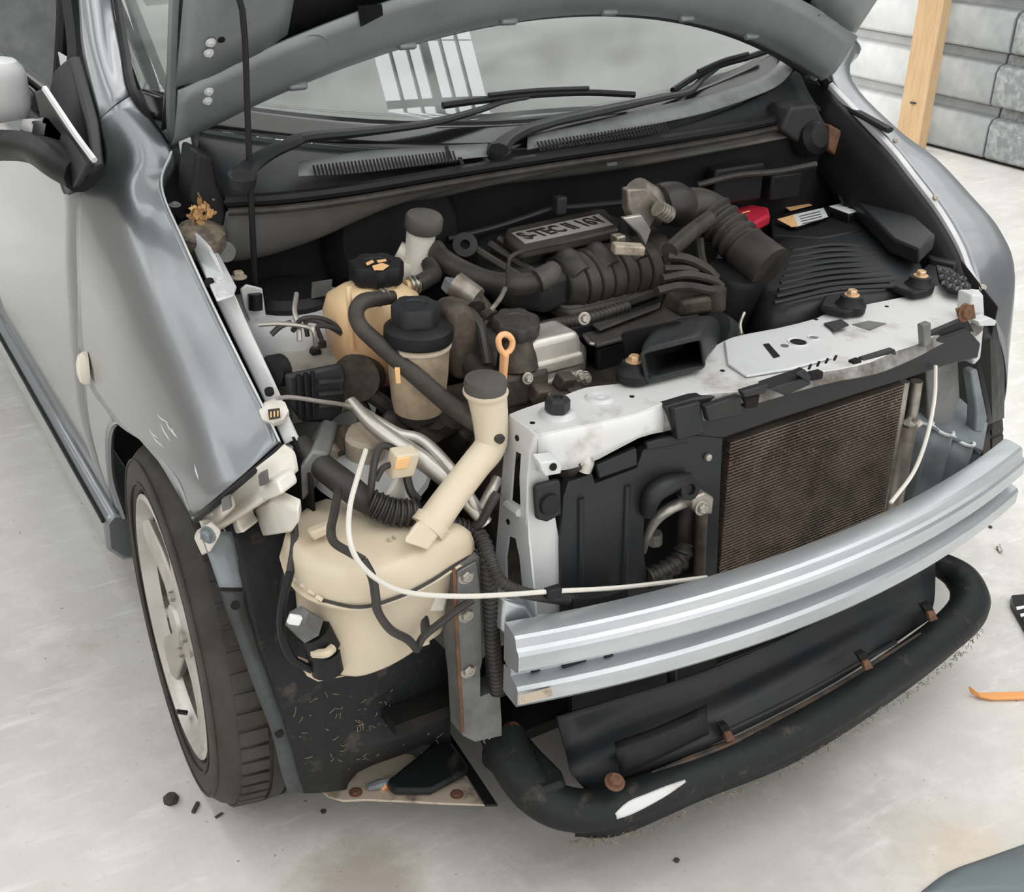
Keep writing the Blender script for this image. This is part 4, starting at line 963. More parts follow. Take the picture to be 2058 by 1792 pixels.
# resample the lip to match
lpc = cr_pts(lp, 8); lq = [lpc[round(i*(len(lpc)-1)/10)] for i in range(11)]
midr = [lerp(a, b, .55)+V((0, 0, -.006)) for a, b in zip(bk, lq)]
cowl = lab(part('cowl_panel', G().patch([bk, midr, lq], 3, 6), 'black_soft', car, solid=.004), 'dark plastic cowl panel below the windscreen with grilles')
# grey lighter face strip of the cowl (weathered)
M['cowl_grey'] = mat('weathered_cowl', (.24, .25, .255), .6, 0, col2=(.15, .155, .16), scale=12)
wt = onsp([(1060,272),(1180,248),(1300,218),(1400,195),(1480,172),(1535,150),(1565,125),(1570,95)], .010)
ins = onsp([(1060,300),(1190,274),(1310,250),(1420,225),(1510,195),(1568,168),(1598,132),(1600,100)], .010)
part('weathered_strip', G().patch([wt, [lerp(a, b, .5)+V((0, 0, .006)) for a, b in zip(wt, ins)], ins], 4, 3), 'cowl_grey', cowl, solid=.003)
wl = onsp([(600,325),(720,305),(830,297),(900,292),(980,288)], .008); il = onsp([(600,352),(720,345),(830,332),(930,318),(990,312)], .008)
part('weathered_strip', G().patch([wl, il], 4, 2), 'cowl_grey', cowl, solid=.002)
def grille(name, a, b, c, d, n, za, zb):
    g = G(); A, B = ons(*a, za), ons(*b, za); C_, D = ons(*c, zb), ons(*d, zb)
    for i in range(n):
        t0, t1 = i/n, (i+.5)/n
        q = [A.lerp(B, t0), A.lerp(B, t1), C_.lerp(D, t1), C_.lerp(D, t0)]; g.prism([p+V((0, 0, .003)) for p in q], (0, 0, .0015))
    o = part(name, g, 'void', cowl, smooth=False); o['kind'] = 'stuff'; return o
grille('intake_grille', (1078,290), (1340,250), (1086,308), (1348,268), 38, .014, .014)
grille('intake_grille', (628,338), (915,308), (634,362), (922,330), 40, .011, .011)
for px in ([(893,296),(900,294),(908,318),(902,320)], [(920,318),(928,317),(934,332),(927,334)]): part('seam', G().prism(onsp(px, .014), (0, 0, .0015)), 'void', cowl)
part('weatherstrip', G().tube([p+V((0, -.004, .004)) for p in lp], .009, 8, 5), 'black', cowl)
part('weatherstrip', G().tube([p+V((0, -.012, -.010)) for p in lp], .006, 8, 5), 'rubber', cowl)
for u, v in ((820,372),(1225,328)): part('strip_clip', G().box(W(u, v, z=.885)+V((0, -.006, 0)), (.02, .004, .005)), 'steel_grey', cowl)
# grey metal lower cowl
lowr = [W(u, v, y=y) for u, v, y in ((430,524,.10),(520,515,.09),(600,492,.085),(680,462,.085),(740,430,.09),(800,408,.10),(900,393,.105),(1000,368,.11),(1200,345,.12),(1400,312,.13),(1640,265,.15))]
upr = [p+V((0, -.002, -.012)) for p in cr_pts(lp, 8)]; upr = [upr[round(i*(len(upr)-1)/10)] for i in range(11)]
M['cowl_metal'] = mat('dirty_cowl_metal', (.12, .12, .12), .55, .2, col2=(.20, .16, .12), scale=12, thr=(.5, .72))
part('cowl_crossmember', G().patch([upr, [lerp(a, b, .5)+V((0, -.004, 0)) for a, b in zip(upr, lowr)], lowr, [p+V((0, .03, -.012)) for p in lowr]], 3, 4), 'cowl_metal', cowl, solid=.003)
part('drain_grommet', G().lathe(W(452,506,y=.085), (0, -1, .3), [(.016, -.002), (.015, .004), (.006, .005), (.0005, .005)], 16), 'steel_grey', cowl)
# side corner wells with leaves
well = part('cowl_end', G().prism([W(u, v, y=.09) for u, v in ((395,300),(432,318),(440,370),(456,400),(462,480),(455,500),(415,470),(385,400),(390,340)) ], (0, .07, 0)), 'black', cowl, bevel=.006)
part('dirt_clump', G().lathe(W(404,468,y=.085), (0, -.3, 1), [(.028, -.03), (.036, -.015), (.034, .004), (.018, .014), (.001, .016)], 12), 'mat_dirt', well)
rnd = random.Random(11); g = G()
for i in range(46):
    c = W(rnd.gauss(402, 13), rnd.gauss(425, 13), y=.075+rnd.uniform(-.02, .02)); R3 = rot(rnd.uniform(0, 6), rnd.uniform(0, 6), rnd.uniform(0, 6)); L = rnd.uniform(.004, .010)
    q = [R3 @ V(p) for p in ((-L, 0, 0), (-L*.3, L*.45, .001), (L*.5, L*.35, 0), (L, 0, .002), (L*.4, -L*.4, 0), (-L*.4, -L*.35, .001))]
    g.prism([c+p for p in q], R3 @ V((0, 0, .0006)))
o = part('dry_leaves', g, 'leaf', well); o['kind'] = 'stuff'
part('cowl_end', G().prism([W(u, v, y=.13) for u, v in ((1590,215),(1640,210),(1668,262),(1672,290),(1650,305),(1600,285),(1570,262))], (0, .06, 0)), 'black_dusty', cowl, bevel=.006)
part('cowl_cap', G().lathe(W(1640,275,y=.12), (0, -1, .4), [(.035, -.03), (.034, .0), (.022, .012), (.0005, .014)], 18), 'black', cowl)
part('seam_patch', G().prism([W(u, v, y=.12) for u, v in ((1668,250),(1690,262),(1700,300),(1685,318),(1665,300))], (0, .02, 0)), 'rust', cowl, bevel=.003)
# wipers
def wiper(arm, rad, blade, pivot, label):
    w = part('wiper', G().tube(arm, rad, 8, 6, flat=.6), 'black_soft', car); lab(w, label)
    part('blade', G().tube(blade, .006, 6, 5), 'black', w)
    part('blade_frame', G().tube([p+V((0, -.003, .008)) for p in blade[1:-1]], .004, 6, 5), 'black_soft', w)
    part('pivot_cap', G().lathe(pivot, (0, -.35, 1), [(.019, -.012), (.020, .004), (.014, .010), (.0005, .012)], 18), 'black_soft', w)
    return w
def wz(px, z0, z1): return onsp(px, .026)
wiper(wz([(487,352),(505,332),(540,308),(585,288),(615,276),(720,266),(860,248),(960,222),(1010,205),(1060,196)], .932, .985), [.017,.015,.014,.013,.014,.011,.009,.007,.006], wz([(890,212),(980,200),(1080,190),(1180,186),(1275,190)], .985, .985), ons(487,355,.015), 'black wiper arm lying across the windscreen base, left')
wiper(wz([(1003,300),(1020,282),(1055,262),(1100,248),(1130,240),(1230,218),(1330,196),(1385,184),(1412,158),(1440,138)], .932, .985), [.017,.015,.014,.013,.014,.011,.009,.007,.006], wz([(1352,182),(1400,152),(1450,130),(1500,116),(1542,102)], .975, .995), ons(1003,303,.015), 'black wiper arm at the right of the windscreen')

# ================================================================== inner aprons
outer = WP([(378,455),(412,545),(455,638),(505,742),(545,826),(576,890)], z=.0) if False else [W(u, v, z=z) for u, v, z in ((368,450,.870),(406,545,.833),(450,638,.791),(500,742,.740),(541,826,.700),(572,892,.670))]
inner = [W(u, v, z=z) for u, v, z in ((420,498,.868),(462,575,.830),(495,648,.790),(548,762,.738),(578,832,.698),(603,886,.670))]
apr = lab(part('apron_rail', G().patch([outer, [lerp(a, b, .5)+V((0, 0, .003)) for a, b in zip(outer, inner)], inner, [p+V((.004, .002, -.012)) for p in inner], [p+V((.01, .004, -.05)) for p in inner]], 3, 4), 'silver', car, solid=.003), 'silver inner wing rail along the fender gap')
part('apron_step', G().prism([W(u, v, z=.838) for u, v in ((398,520),(440,512),(476,580),(470,598),(436,608),(415,560))], (0, 0, .004)), 'silver', apr, bevel=.002)
for u, v, z in ((421,566,.843),(541,786,.732)): part('hole', G().lathe(W(u, v, z=z), (-.2, -.3, 1), [(.006, -.004), (.006, .0025), (.0004, .0025)], 14), 'void', apr)
for u, v in ((442,562),(450,590),(352,412)): bolt(W(u, v, z=.843 if v > 500 else .88), (0, -.2, 1), .006, .004, 'silver', apr)
part('rail_tip', G().prism([W(u, v, z=.664) for u, v in ((575,872),(603,885),(600,900),(592,895),(580,905),(570,890))], (0, 0, -.03)), 'silver', apr, bevel=.002)
# hex label plug
pg = part('plug_socket', G().lathe(W(552,832,z=.702), (-.3, -.55, 1), [(.019, 0), (.019, .008), (.015, .010), (.0005, .010)], 8), 'white_plastic', car)
part('plug_recess', G().prism([W(u, v, z=.7125) for u, v in ((538,824),(562,821),(564,840),(541,844))], (0, 0, .001)), 'chip', pg)
for i in range(3): part('pin', G().prism([W(u+i*7, v-i, z=.7140) for u, v in ((543,828),(546,828),(546,839),(543,839))], (0, 0, .0008)), 'label_orange', pg)
# strut towers
def tower(c, par=car):
    t = part('strut_tower', G().lathe(c+V((0, 0, -.10)), (0, 0, 1), [(.125, -.1), (.12, 0), (.11, .06), (.095, .075), (.075, .08), (.01, .08)], 28), 'silver', par)
    part('strut_cap', G().lathe(c+V((0, 0, -.022)), (0, 0, 1), [(.066, 0), (.067, .010), (.058, .022), (.03, .028), (.0005, .029)], 28), 'black', t)
    return t
tc_ = W(580,578,z=.765); tower(tc_)
# inner wing panels (dark)
for s in (-1, 1):
    q = [[V((s*.66, y, z)) for y in (.16, .0, -.15, -.28)] for z in (.84, .5, .25)]
    for k, p in enumerate(q[0]): p.z = (.86, .80, .72, .64)[k]
    part('inner_wing', G().patch(q, 3, 3), 'void', car, solid=.004)
pb = part('prop_bracket', G().prism([W(u, v, y=.035) for u, v in ((484,582),(496,572),(528,580),(536,640),(505,650),(492,620))], (0, .006, 0)), 'silver', car, bevel=.002)
part('rod_grommet', G().tube([W(514,622,y=.028), W(513,590,y=.03)], .010, 10), 'black', pb)
bolt(W(480,558,z=.80), (0, 0, 1), .008, .010, 'tan_metal', car, 'stud')
part('chassis_leg', G().tube([V((-.50, .10, .42)), V((-.49, -.1, .42)), V((-.47, -.40, .42))], .06, 4, 2, twist=.785), 'steel_grey', car)
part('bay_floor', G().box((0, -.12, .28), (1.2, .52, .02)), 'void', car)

# ================================================================== washer tank
zz = .552
fp = [W(u, v, z=zz) for u, v in ((578,1150),(600,1180),(640,1203),(722,1218),(800,1198),(862,1168),(905,1140),(955,1106))]
bp_ = [fp[-1]+V((-.03, .045, 0)), fp[-1]+V((-.10, .085, 0)), fp[0]+V((.09, .10, 0)), fp[0]+V((.02, .06, 0))]
ring = fp+bp_
rc = cr_pts(ring+[ring[0]], 3)[:-1]
cen = sum(rc, V())/len(rc)
def lvl(z, k, dx=0, dy=0): return [V((cen.x+(p.x-cen.x)*k+dx, cen.y+(p.y-cen.y)*k+dy, z)) for p in rc]
tk = lab(part('washer_tank', G().loft([lvl(zz, 1.0), lvl(.567, .99), lvl(.581, .955), lvl(.590, .89), lvl(.594, .80), lvl(.596, .5)]), 'cream', car, ang=60), 'cream translucent windscreen washer tank ahead of the wheel')
part('tank_lower', G().loft([lvl(.425, .72, -.010, .01), lvl(.432, .77, -.010, .008), lvl(.50, .82, -.006, .004), lvl(.536, .88, 0, 0), lvl(.546, .95), lvl(.550, .995)]), 'cream', tk, ang=60)
part('tank_seam', G().tube([p+V((0, 0, -.003)) for p in rc]+[rc[0]], .0045, 6, 1), 'cream', tk)
wire = [p+V((-.001, -.003, .001)) for p in fp[2:]]
part('seam_wire', G().tube(wire, .0022, 6, 5), 'rubber_dk', tk)
part('tank_foot', G().prism([W(u, v, y=-.40) for u, v in ((612,1340),(640,1350),(690,1352),(790,1300),(862,1280),(868,1296),(790,1320),(690,1362),(640,1372),(620,1362))], (0, .03, 0)), 'cream', tk, bevel=.004)
part('front_step', G().prism([W(u, v, y=-.415) for u, v in ((780,1290),(820,1275),(828,1308),(786,1315))], (0, .02, 0)), 'cream', tk, bevel=.003)
part('tank_wing', G().patch([[W(860,1085,y=-.39), W(900,1078,y=-.38), W(945,1090,y=-.375)], [W(870,1125,y=-.40), W(910,1108,y=-.39), W(958,1105,y=-.385)]], 4, 3), 'cream', tk, solid=.02)
ad_ = part('neck_adaptor', G().loft([[W(u, v, y=y) for u, v, y in ((808,1090,-.44),(862,1108,-.44),(870,1085,-.40),(822,1062,-.40))], [W(u, v, y=y) for u, v, y in ((838,1048,-.42),(888,1066,-.42),(892,1052,-.39),(850,1036,-.39))]]), 'cream', tk, bevel=.004)
nk = [W(866,1055,y=-.40), W(905,1000,y=-.39), W(955,935,y=-.38), W(985,895,y=-.372), W(986,850,y=-.368), W(980,800,y=-.365), W(977,785,y=-.365)]
part('filler_neck', G().tube(nk, [.0215,.0205,.020,.021,.0225,.025,.0255], 16, 6), 'cream', tk)
part('neck_collar', G().tube([W(858,1064,y=-.402), W(872,1046,y=-.399)], .0245, 16), 'cream', tk)
part('neck_rim', G().lathe(W(976,788,y=-.365), (0, -.05, 1), [(.0265, -.004), (.029, .0), (.029, .003), (.0265, .004)], 24), 'cream', tk)
cp_ = part('filler_cap', G().lathe(W(975,786,y=-.365), (0, -.05, 1), [(.0265, .002), (.0275, .012), (.026, .018), (.020, .0185), (.0005, .019)], 24), 'cap_grey', tk)
part('cap_pull', G().lathe(W(993,765,y=-.365), (.2, -.2, 1), [(.008, 0), (.008, .004), (.0005, .0045)], 12), 'black', cp_)
part('top_boss', G().prism(WP([(622,1072),(672,1052),(678,1066),(632,1088)], y=-.36), (0, .015, 0)), 'cream', tk, bevel=.003)
for u, v in ((782,1086),(792,1081)): part('top_pip', G().box(W(u, v, z=.597), (.003, .006, .004)), 'tan_metal', tk)
for i in range(5): part('clip_finger', G().tube([W(575+i*15, 1150+i*12, z=.560), W(588+i*15, 1158+i*12, z=.556)], .003, 6), 'cream', tk)
# pumps
pu = part('washer_pump', G().tube([W(628,1265,y=-.40), W(648,1300,y=-.40)], [.022,.024], 14), 'black', tk)
part('pump_body', G().tube([W(650,1306,y=-.40), W(658,1345,y=-.40)], .021, 14), 'black', pu)
part('pump_plug', G().tube([W(597,1242,y=-.405), W(622,1262,y=-.402)], [.017,.020], 6), 'steel_grey', pu)
part('plug_latch', G().box(W(592,1245,y=-.42), (.016, .008, .012), rot(y=.5)), 'label_white', pu, bevel=.002)
part('pump_clip', G().tube([W(630,1312,y=-.415), W(655,1312,y=-.43), W(668,1302,y=-.425)], .006, 8), 'cream', tk)
part('pump_sensor', G().tube([W(820,1200,y=-.40), W(838,1240,y=-.40), W(848,1268,y=-.40)], [.012,.016,.012], 10, 3), 'rubber_dk', tk)
part('sensor_plug', G().box(W(870,1205,y=-.40), (.03, .02, .025), rot(y=.3)), 'white_plastic', tk, bevel=.003)
part('tank_hole', G().lathe(W(835,1243,y=-.415), (.3, -1, 0), [(.010, 0), (.009, .002), (.0004, .002)], 12), 'chip', tk)

# ================================================================== hoses and wires around the tank
def hose(px, r, m, name, sub=6, n=8, corr=None, par=car):
    P = [W(u, v, y=y) for u, v, y in px]
    if corr: return part(name, G().corr(P, r, corr), m, par)
    return part(name, G().tube(P, r, n, sub), m, par)
lab(hose([(1880,735,-.44),(1878,800,-.47),(1862,880,-.50),(1835,950,-.515),(1790,1010,-.53)], .0032, 'white_cable', 'release_cable'), 'thin white cable loop')
lab(hose([(735,905,-.33),(718,960,-.38),(703,1020,-.42),(702,1080,-.455),(722,1130,-.47),(770,1172,-.475),(830,1192,-.475),(920,1198,-.475),(1010,1195,-.475),(1110,1188,-.475),(1250,1180,-.476),(1420,1160,-.478)], .0033, 'white_cable', 'release_cable', 8), 'thin white release cable running across to the condenser')
part('cable_clip', G().box(W(1111,1189,y=-.476), (.022, .012, .014), rot(y=.03)), 'black', car, bevel=.002)
hose([(680,985,-.33),(672,1030,-.38),(665,1065,-.42),(672,1090,-.44),(700,1108,-.45),(730,1125,-.455)], .0055, 'rubber', 'washer_hose')
hose([(730,1125,-.457),(748,1160,-.47),(755,1200,-.475),(760,1230,-.47),(785,1265,-.46),(820,1285,-.45),(838,1305,-.44)], .0055, 'rubber_dk', 'washer_hose')
hose([(838,1305,-.44),(850,1280,-.44),(880,1255,-.44),(920,1225,-.44),(950,1205,-.44)], .005, 'rubber_dk', 'washer_hose')
hose([(590,1045,-.31),(592,1090,-.33),(583,1150,-.36)], .005, 'rubber_dk', 'washer_hose')
hose([(583,1150,-.37),(568,1210,-.38),(566,1270,-.39),(585,1320,-.40),(625,1345,-.40)], .0055, 'black', 'washer_hose')
# big loom from the wing to the tank
hose([(605,890,-.22),(640,930,-.26),(690,970,-.30),(735,1005,-.33),(790,1025,-.355),(838,1030,-.365)], [.013,.017,.018,.017,.016,.016], 'rubber_dk', 'wiring_loom', 6, 12)
hose([(745,1010,-.35),(790,1028,-.365),(840,1030,-.375)], .0185, 'rubber_dk', 'loom_sleeve', corr=.007)
hose([(905,1050,-.38),(950,1065,-.39),(972,1090,-.41),(980,1130,-.43),(985,1200,-.435),(990,1290,-.435),(1000,1390,-.43)], .011, 'rubber_dk', 'loom_sleeve', corr=.007)
hose([(968,1075,-.40),(985,1120,-.44),(1005,1165,-.46),(1045,1188,-.465),(1090,1198,-.465),(1150,1205,-.46),(1210,1200,-.455)], .008, 'rubber_dk', 'loom_sleeve', corr=.006)
hose([(1140,1212,-.46),(1200,1205,-.455),(1250,1190,-.45)], .013, 'black', 'loom_connector')
hose([(940,1062,-.385),(965,1050,-.40),(985,1015,-.41),(1000,990,-.41)], .006, 'rubber_dk', 'loose_wire')
hose([(742,1015,-.35),(748,960,-.35),(756,915,-.34),(770,895,-.34),(795,905,-.34),(805,920,-.345)], .005, 'rubber_dk', 'loose_wire')
hose([(755,965,-.35),(770,940,-.35),(790,932,-.35)], .004, 'rubber_dk', 'loose_wire')
hose([(815,945,-.345),(825,985,-.355),(840,1005,-.36)], .006, 'rubber_dk', 'loose_wire')
pc = lab(part('wire_plug', G().box(W(808,928,y=-.35), (.034, .022, .036), rot(.2, .15, .1)), 'cream', car, bevel=.003), 'cream wiring plug')
part('plug_face', G().box(W(808,930,y=-.363), (.020, .004, .018), rot(.2, .15, .1)), 'label_orange', pc, bevel=.002)
part('plug_holder', G().prism(WP([(778,998),(806,950),(815,952),(815,1010),(795,1012)], y=-.34), (0, .008, 0)), 'white_plastic', car, bevel=.002)
# silver pan under the bottles
part('heat_shield', G().lathe(W(745,925,y=-.22), (.05, -.25, 1), [(.075, -.02), (.085, -.015), (.08, -.008), (.05, .0), (.03, .012), (.02, .012)], 24), 'silver', car)
part('stained_cup', G().lathe(W(735,890,y=-.22), (0, -.2, 1), [(.028, -.02), (.030, .012), (.025, .018), (.001, .019)], 16), 'tan_metal', car)

# ================================================================== engine bay: bottles on the left
def sup(c, rx, ry, h0, h1, n=24, e=.55, top=.6, bot=.8, sk=(0, 0)):
    """rounded box loft"""
    L = []
    for z, k in ((h0, bot*.8), (h0+.006, bot*.95), (h0+(h1-h0)*.12, bot), (h0+(h1-h0)*.5, .97), (h1-(h1-h0)*.28, 1.0), (h1-(h1-h0)*.12, .9), (h1-.004, top*1.08), (h1, top*.8)):
        t = (z-h0)/(h1-h0)
        L.append([V((c.x+sk[0]*t+rx*k*math.copysign(abs(math.cos(a))**e, math.cos(a)), c.y+sk[1]*t+ry*k*math.copysign(abs(math.sin(a))**e, math.sin(a)), z)) for a in [2*math.pi*i/n for i in range(n)]])
    return G().loft(L)
def knurl(c, ax, r, h, m, name, par, nrib=8):
    """cap with finger ribs"""
    g = G(); ax = V(ax).normalized(); up = V((0, 0, 1)) if abs(ax.z) < .9 else V((1, 0, 0)); nx = ax.cross(up).normalized(); ny = ax.cross(nx); L = []
    for hh, k in ((0, .97), (h*.12, 1), (h*.85, 1), (h, .93), (h*1.01, .55), (h*.92, .5), (h*.92, .05)):
        L.append([c+ax*hh+(nx*math.cos(a)+ny*math.sin(a))*r*k*(1+(.07 if i % 6 < 3 else -.03)*(1 if k > .9 else 0)) for i, a in enumerate([2*math.pi*j/(nrib*6) for j in range(nrib*6)])])
    return part(name, g.loft(L), m, par)
# coolant expansion bottle
cb = W(752,665,y=-.10)
eb = lab(part('coolant_bottle', sup(cb, .066, .055, cb.z-.075, cb.z+.072, top=.55, bot=.75), 'coolant', car, ang=60), 'amber plastic coolant bottle with black cap')
ct = W(757,553,y=-.10)
cap = knurl(ct+V((0, 0, -.006)), (0, -.05, 1), .036, .026, 'black', 'bottle_cap', eb, 7)
part('cap_mark', G().prism([W(u, v, z=ct.z+.0215) for u, v in ((748,535),(768,529),(782,534),(770,543),(752,543))], (0, 0, .0008)), 'label_orange', cap)
part('cap_mark', G().prism([W(u, v, z=ct.z+.0215) for u, v in ((735,529),(748,523),(752,527),(738,534))], (0, 0, .0008)), 'label_orange', cap)
part('cap_mark', G().prism([W(u, v, z=ct.z+.0215) for u, v in ((757,524),(775,521),(777,525),(760,528))], (0, 0, .0008)), 'label_orange', cap)
part('bottle_neck', G().lathe(ct+V((0, 0, -.03)), (0, 0, 1), [(.030, 0), (.030, .03)], 20), 'coolant', eb)
part('mould_rib', G().tube([W(700,575,y=-.155), W(703,620,y=-.158), W(708,700,y=-.15)], .004, 6), 'coolant', eb)
part('outlet', G().tube([W(815,575,y=-.10), W(838,572,y=-.10)], .009, 10), 'coolant', eb)
part('hose_clamp', G().corr([W(822,574,y=-.10), W(840,572,y=-.10)], .013, .006), 'zinc', eb)
part('overflow_hose', G().tube([W(838,572,y=-.10), W(858,560,y=-.09), W(872,550,y=-.07), W(862,530,y=-.04)], .0125, 10, 5), 'rubber_dk', eb)
part('hose_clamp', G().corr([W(758,600,y=-.165), W(778,594,y=-.165)], .012, .005), 'zinc', eb)
lab(hose([(790,597,-.165),(760,600,-.17),(730,606,-.175),(716,626,-.18),(724,655,-.19),(760,690,-.215),(830,750,-.26),(900,810,-.305),(955,848,-.345),(1008,884,-.395)], [.0095,.0105,.011,.011,.011,.0115,.012,.0125,.0125,.006], 'rubber', 'coolant_hose', 7, 12), 'grey rubber coolant hose crossing in front of the bottles')
# brake fluid reservoir
bm_ = lab(part('brake_reservoir', G().tube([W(838,545,y=0), W(842,505,y=0), W(848,455,y=0)], [.026,.021,.0225], 18, 5), 'white_plastic', car), 'white brake fluid reservoir with grey cap')
part('reservoir_skirt', sup(W(835,545,y=.01), .036, .028, W(835,548,y=.01).z-.02, W(835,512,y=.01).z, top=.5), 'white_plastic', bm_)
part('reservoir_cap', G().lathe(W(850,462,y=-.002), (.04, -.18, 1), [(.026, 0), (.0285, .004), (.0285, .020), (.026, .024), (.012, .025), (.0005, .025)], 26), 'cap_grey', bm_)
part('reservoir_port', G().tube([W(800,502,y=.02), W(825,515,y=.01)], .014, 10), 'white_plastic', bm_)
part('brake_servo', G().lathe(W(790,470,y=.14), (0, -1, .1), [(.12, -.03), (.12, .0), (.10, .03), (.04, .045), (.001, .047)], 28), 'void', car)
# power steering reservoir
pa = W(840,760,y=-.22); ptop = W(838,685,y=-.22).z
pr_ = lab(part('steering_fluid_reservoir', G().lathe(V((pa.x, pa.y, pa.z-.045)), (0, -.04, 1), [(.026, -.006), (.034, .0), (.0365, .012), (.040, .05), (.042, .10), (.043, .11)], 28), mat('stained_reservoir', (.46, .36, .25), .4, 0, col2=(.24, .19, .14), scale=16, thr=(.5, .7)), car), 'stained tan fluid reservoir with ribbed black cap')
part('lid', G().lathe(V((pa.x, pa.y-.004, pa.z+.058)), (0, -.04, 1), [(.045, 0), (.047, .006), (.046, .018), (.036, .026), (.02, .028)], 30), 'black', pr_)
knurl(V((pa.x-.005, pa.y-.006, pa.z+.084)), (0, -.04, 1), .030, .026, 'black_soft', 'bottle_cap', pr_, 6)
part('band', G().lathe(V((pa.x, pa.y-.003, pa.z+.048)), (0, -.04, 1), [(.0425, 0), (.0445, .002), (.0445, .005), (.0425, .007)], 28, cap=False), 'tan_metal', pr_)
part('level_label', G().prism([W(u, v, y=-.262) for u, v in ((793,738),(803,738),(805,770),(796,770))], (0, -.0006, 0)), 'label_orange', pr_)
part('bottom_ring', G().lathe(V((pa.x, pa.y, pa.z-.054)), (0, -.04, 1), [(.022, -.01), (.030, 0), (.030, .006)], 20), 'rubber', pr_)
hose([(895,700,-.20),(930,715,-.22),(960,745,-.25),(985,775,-.29)], [.017,.018,.018,.018], 'rubber', 'steering_hose', 6, 12)
# ABS block and pipes
ab = lab(part('brake_control_unit', G().prism([W(u, v, z=.708) for u, v in ((540,712),(590,680),(660,668),(712,690),(722,728),(662,750),(575,766))], (0, 0, -.07)), mat('block_alloy', (.58, .54, .48), .45, .4, col2=(.30, .26, .21), scale=20, thr=(.5, .7)), car, bevel=.005), 'dirty aluminium brake control block with pipes')
part('control_housing', G().prism([W(u, v, y=-.185) for u, v in ((575,755),(612,748),(690,732),(698,752),(690,830),(665,850),(610,850),(585,820))], (0, .012, 0)), 'black_soft', ab, bevel=.005)
for i in range(3): part('housing_rib', G().tube([W(600+i*14,752-i*3,y=-.19), W(604+i*14,842-i,y=-.19)], .003, 6), 'black', ab)
for i in range(3): part('housing_louvre', G().box(W(664,765+i*24,y=-.19), (.035, .006, .004), rot(y=.12)), 'black_dusty', ab)
part('pump_motor', G().tube([W(715,760,y=-.15), W(735,745,y=-.11)], .034, 18), 'iron', ab)
part('side_disc', G().lathe(W(553,745,y=-.15), (-1, -.4, .2), [(.022, -.01), (.022, .006), (.0005, .008)], 18), 'black', ab)
for u, v in ((602,690),(634,700),(618,682),(588,668),(646,688)):
    p = W(u, v, z=.715); part('pipe_nut', G().lathe(p+V((0, 0, -.016)), (0, 0, 1), [(.007, 0), (.007, .018), (.004, .020)], 6), 'iron', ab)
part('pipe_plug', G().box(W(634,714,z=.705), (.014, .014, .02)), 'black', ab, bevel=.002)
for pts in ([(602,685,-.11),(600,655,-.10),(592,625,-.08),(596,590,-.05)], [(634,695,-.12),(630,665,-.12),(610,655,-.11),(560,650,-.10),(520,652,-.09)], [(618,675,-.11),(616,645,-.11),(650,650,-.12),(700,680,-.13),(740,715,-.14)], [(588,665,-.10),(610,640,-.11),(660,645,-.12),(715,690,-.14)], [(646,682,-.12),(640,655,-.12),(690,665,-.13),(745,700,-.14)]):
    hose(pts, .0035, 'alu_clean' if pts[0][0] in (634, 602) else 'rubber', 'brake_pipe', par=ab)
hose([(545,672,-.10),(565,655,-.10),(585,648,-.10)], .004, 'rubber_dk', 'brake_pipe', par=ab)
part('mount_plate', G().prism([W(u, v, z=.68) for u, v in ((520,660),(570,650),(600,668),(640,660),(668,675),(600,700),(560,715),(535,700))], (0, 0, -.012)), 'alu', car, bevel=.003)
part('apron_shelf', G().patch([[W(530,600,z=.75), W(590,605,z=.75), W(650,590,z=.75)], [W(520,645,z=.72), W(580,640,z=.72), W(680,625,z=.72)], [W(560,690,z=.68), W(640,668,z=.68), W(700,645,z=.68)]], 4, 4), 'silver', car, solid=.004)
part('id_plate', G().prism([W(u, v, y=.02) for u, v in ((628,568),(668,562),(665,592),(626,600))], (0, .003, 0)), 'label_white' if False else 'steel_grey', car)
# long silver refrigerant pipes
lab(hose([(705,805,-.22),(745,850,-.26),(790,885,-.29),(850,925,-.33),(910,975,-.365),(950,1020,-.385),(978,1052,-.40)], [.007,.010,.012,.013,.012,.010,.009], 'alu_clean', 'refrigerant_pipe', 7, 10), 'thick pale aluminium pipe')
lab(hose([(700,810,-.20),(740,835,-.24),(800,870,-.28),(850,885,-.31),(905,940,-.36),(945,1000,-.385),(965,1022,-.39),(985,990,-.39),(1000,962,-.38)], .0075, 'alu_clean', 'refrigerant_pipe', 7, 10), 'thin aluminium pipe with a sharp bend')
lab(hose([(556,800,-.27),(585,798,-.26),(640,806,-.25),(700,816,-.23),(730,840,-.23)], .0028, 'alu_clean', 'bonnet_cable'), 'thin grey cable')
for pts in ([(740,790,-.15),(770,810,-.16),(800,840,-.17)], [(690,760,-.12),(720,810,-.14),(745,860,-.15)]): hose(pts, .012, 'rubber', 'under_hose')
for u, v, r, m_ in ((690,880,.02,'iron'), (860,850,.03,'iron'), (905,830,.025,'rubber'), (800,850,.022,'rubber_dk'), (660,905,.016,'tan_metal'), (940,860,.02,'rubber_dk')):
    part('under_fitting', G().lathe(W(u, v, y=-.20), (.3, -.6, .7), [(r, -.03), (r*1.05, 0), (r*.7, .008), (r*.65, .016), (.0005, .018)], 14), m_, car)

# ================================================================== engine
en = lab(part('engine_block', G().box((-.16, -.17, .47), (.46, .24, .30)), 'iron', car, bevel=.02), 'oily engine block')
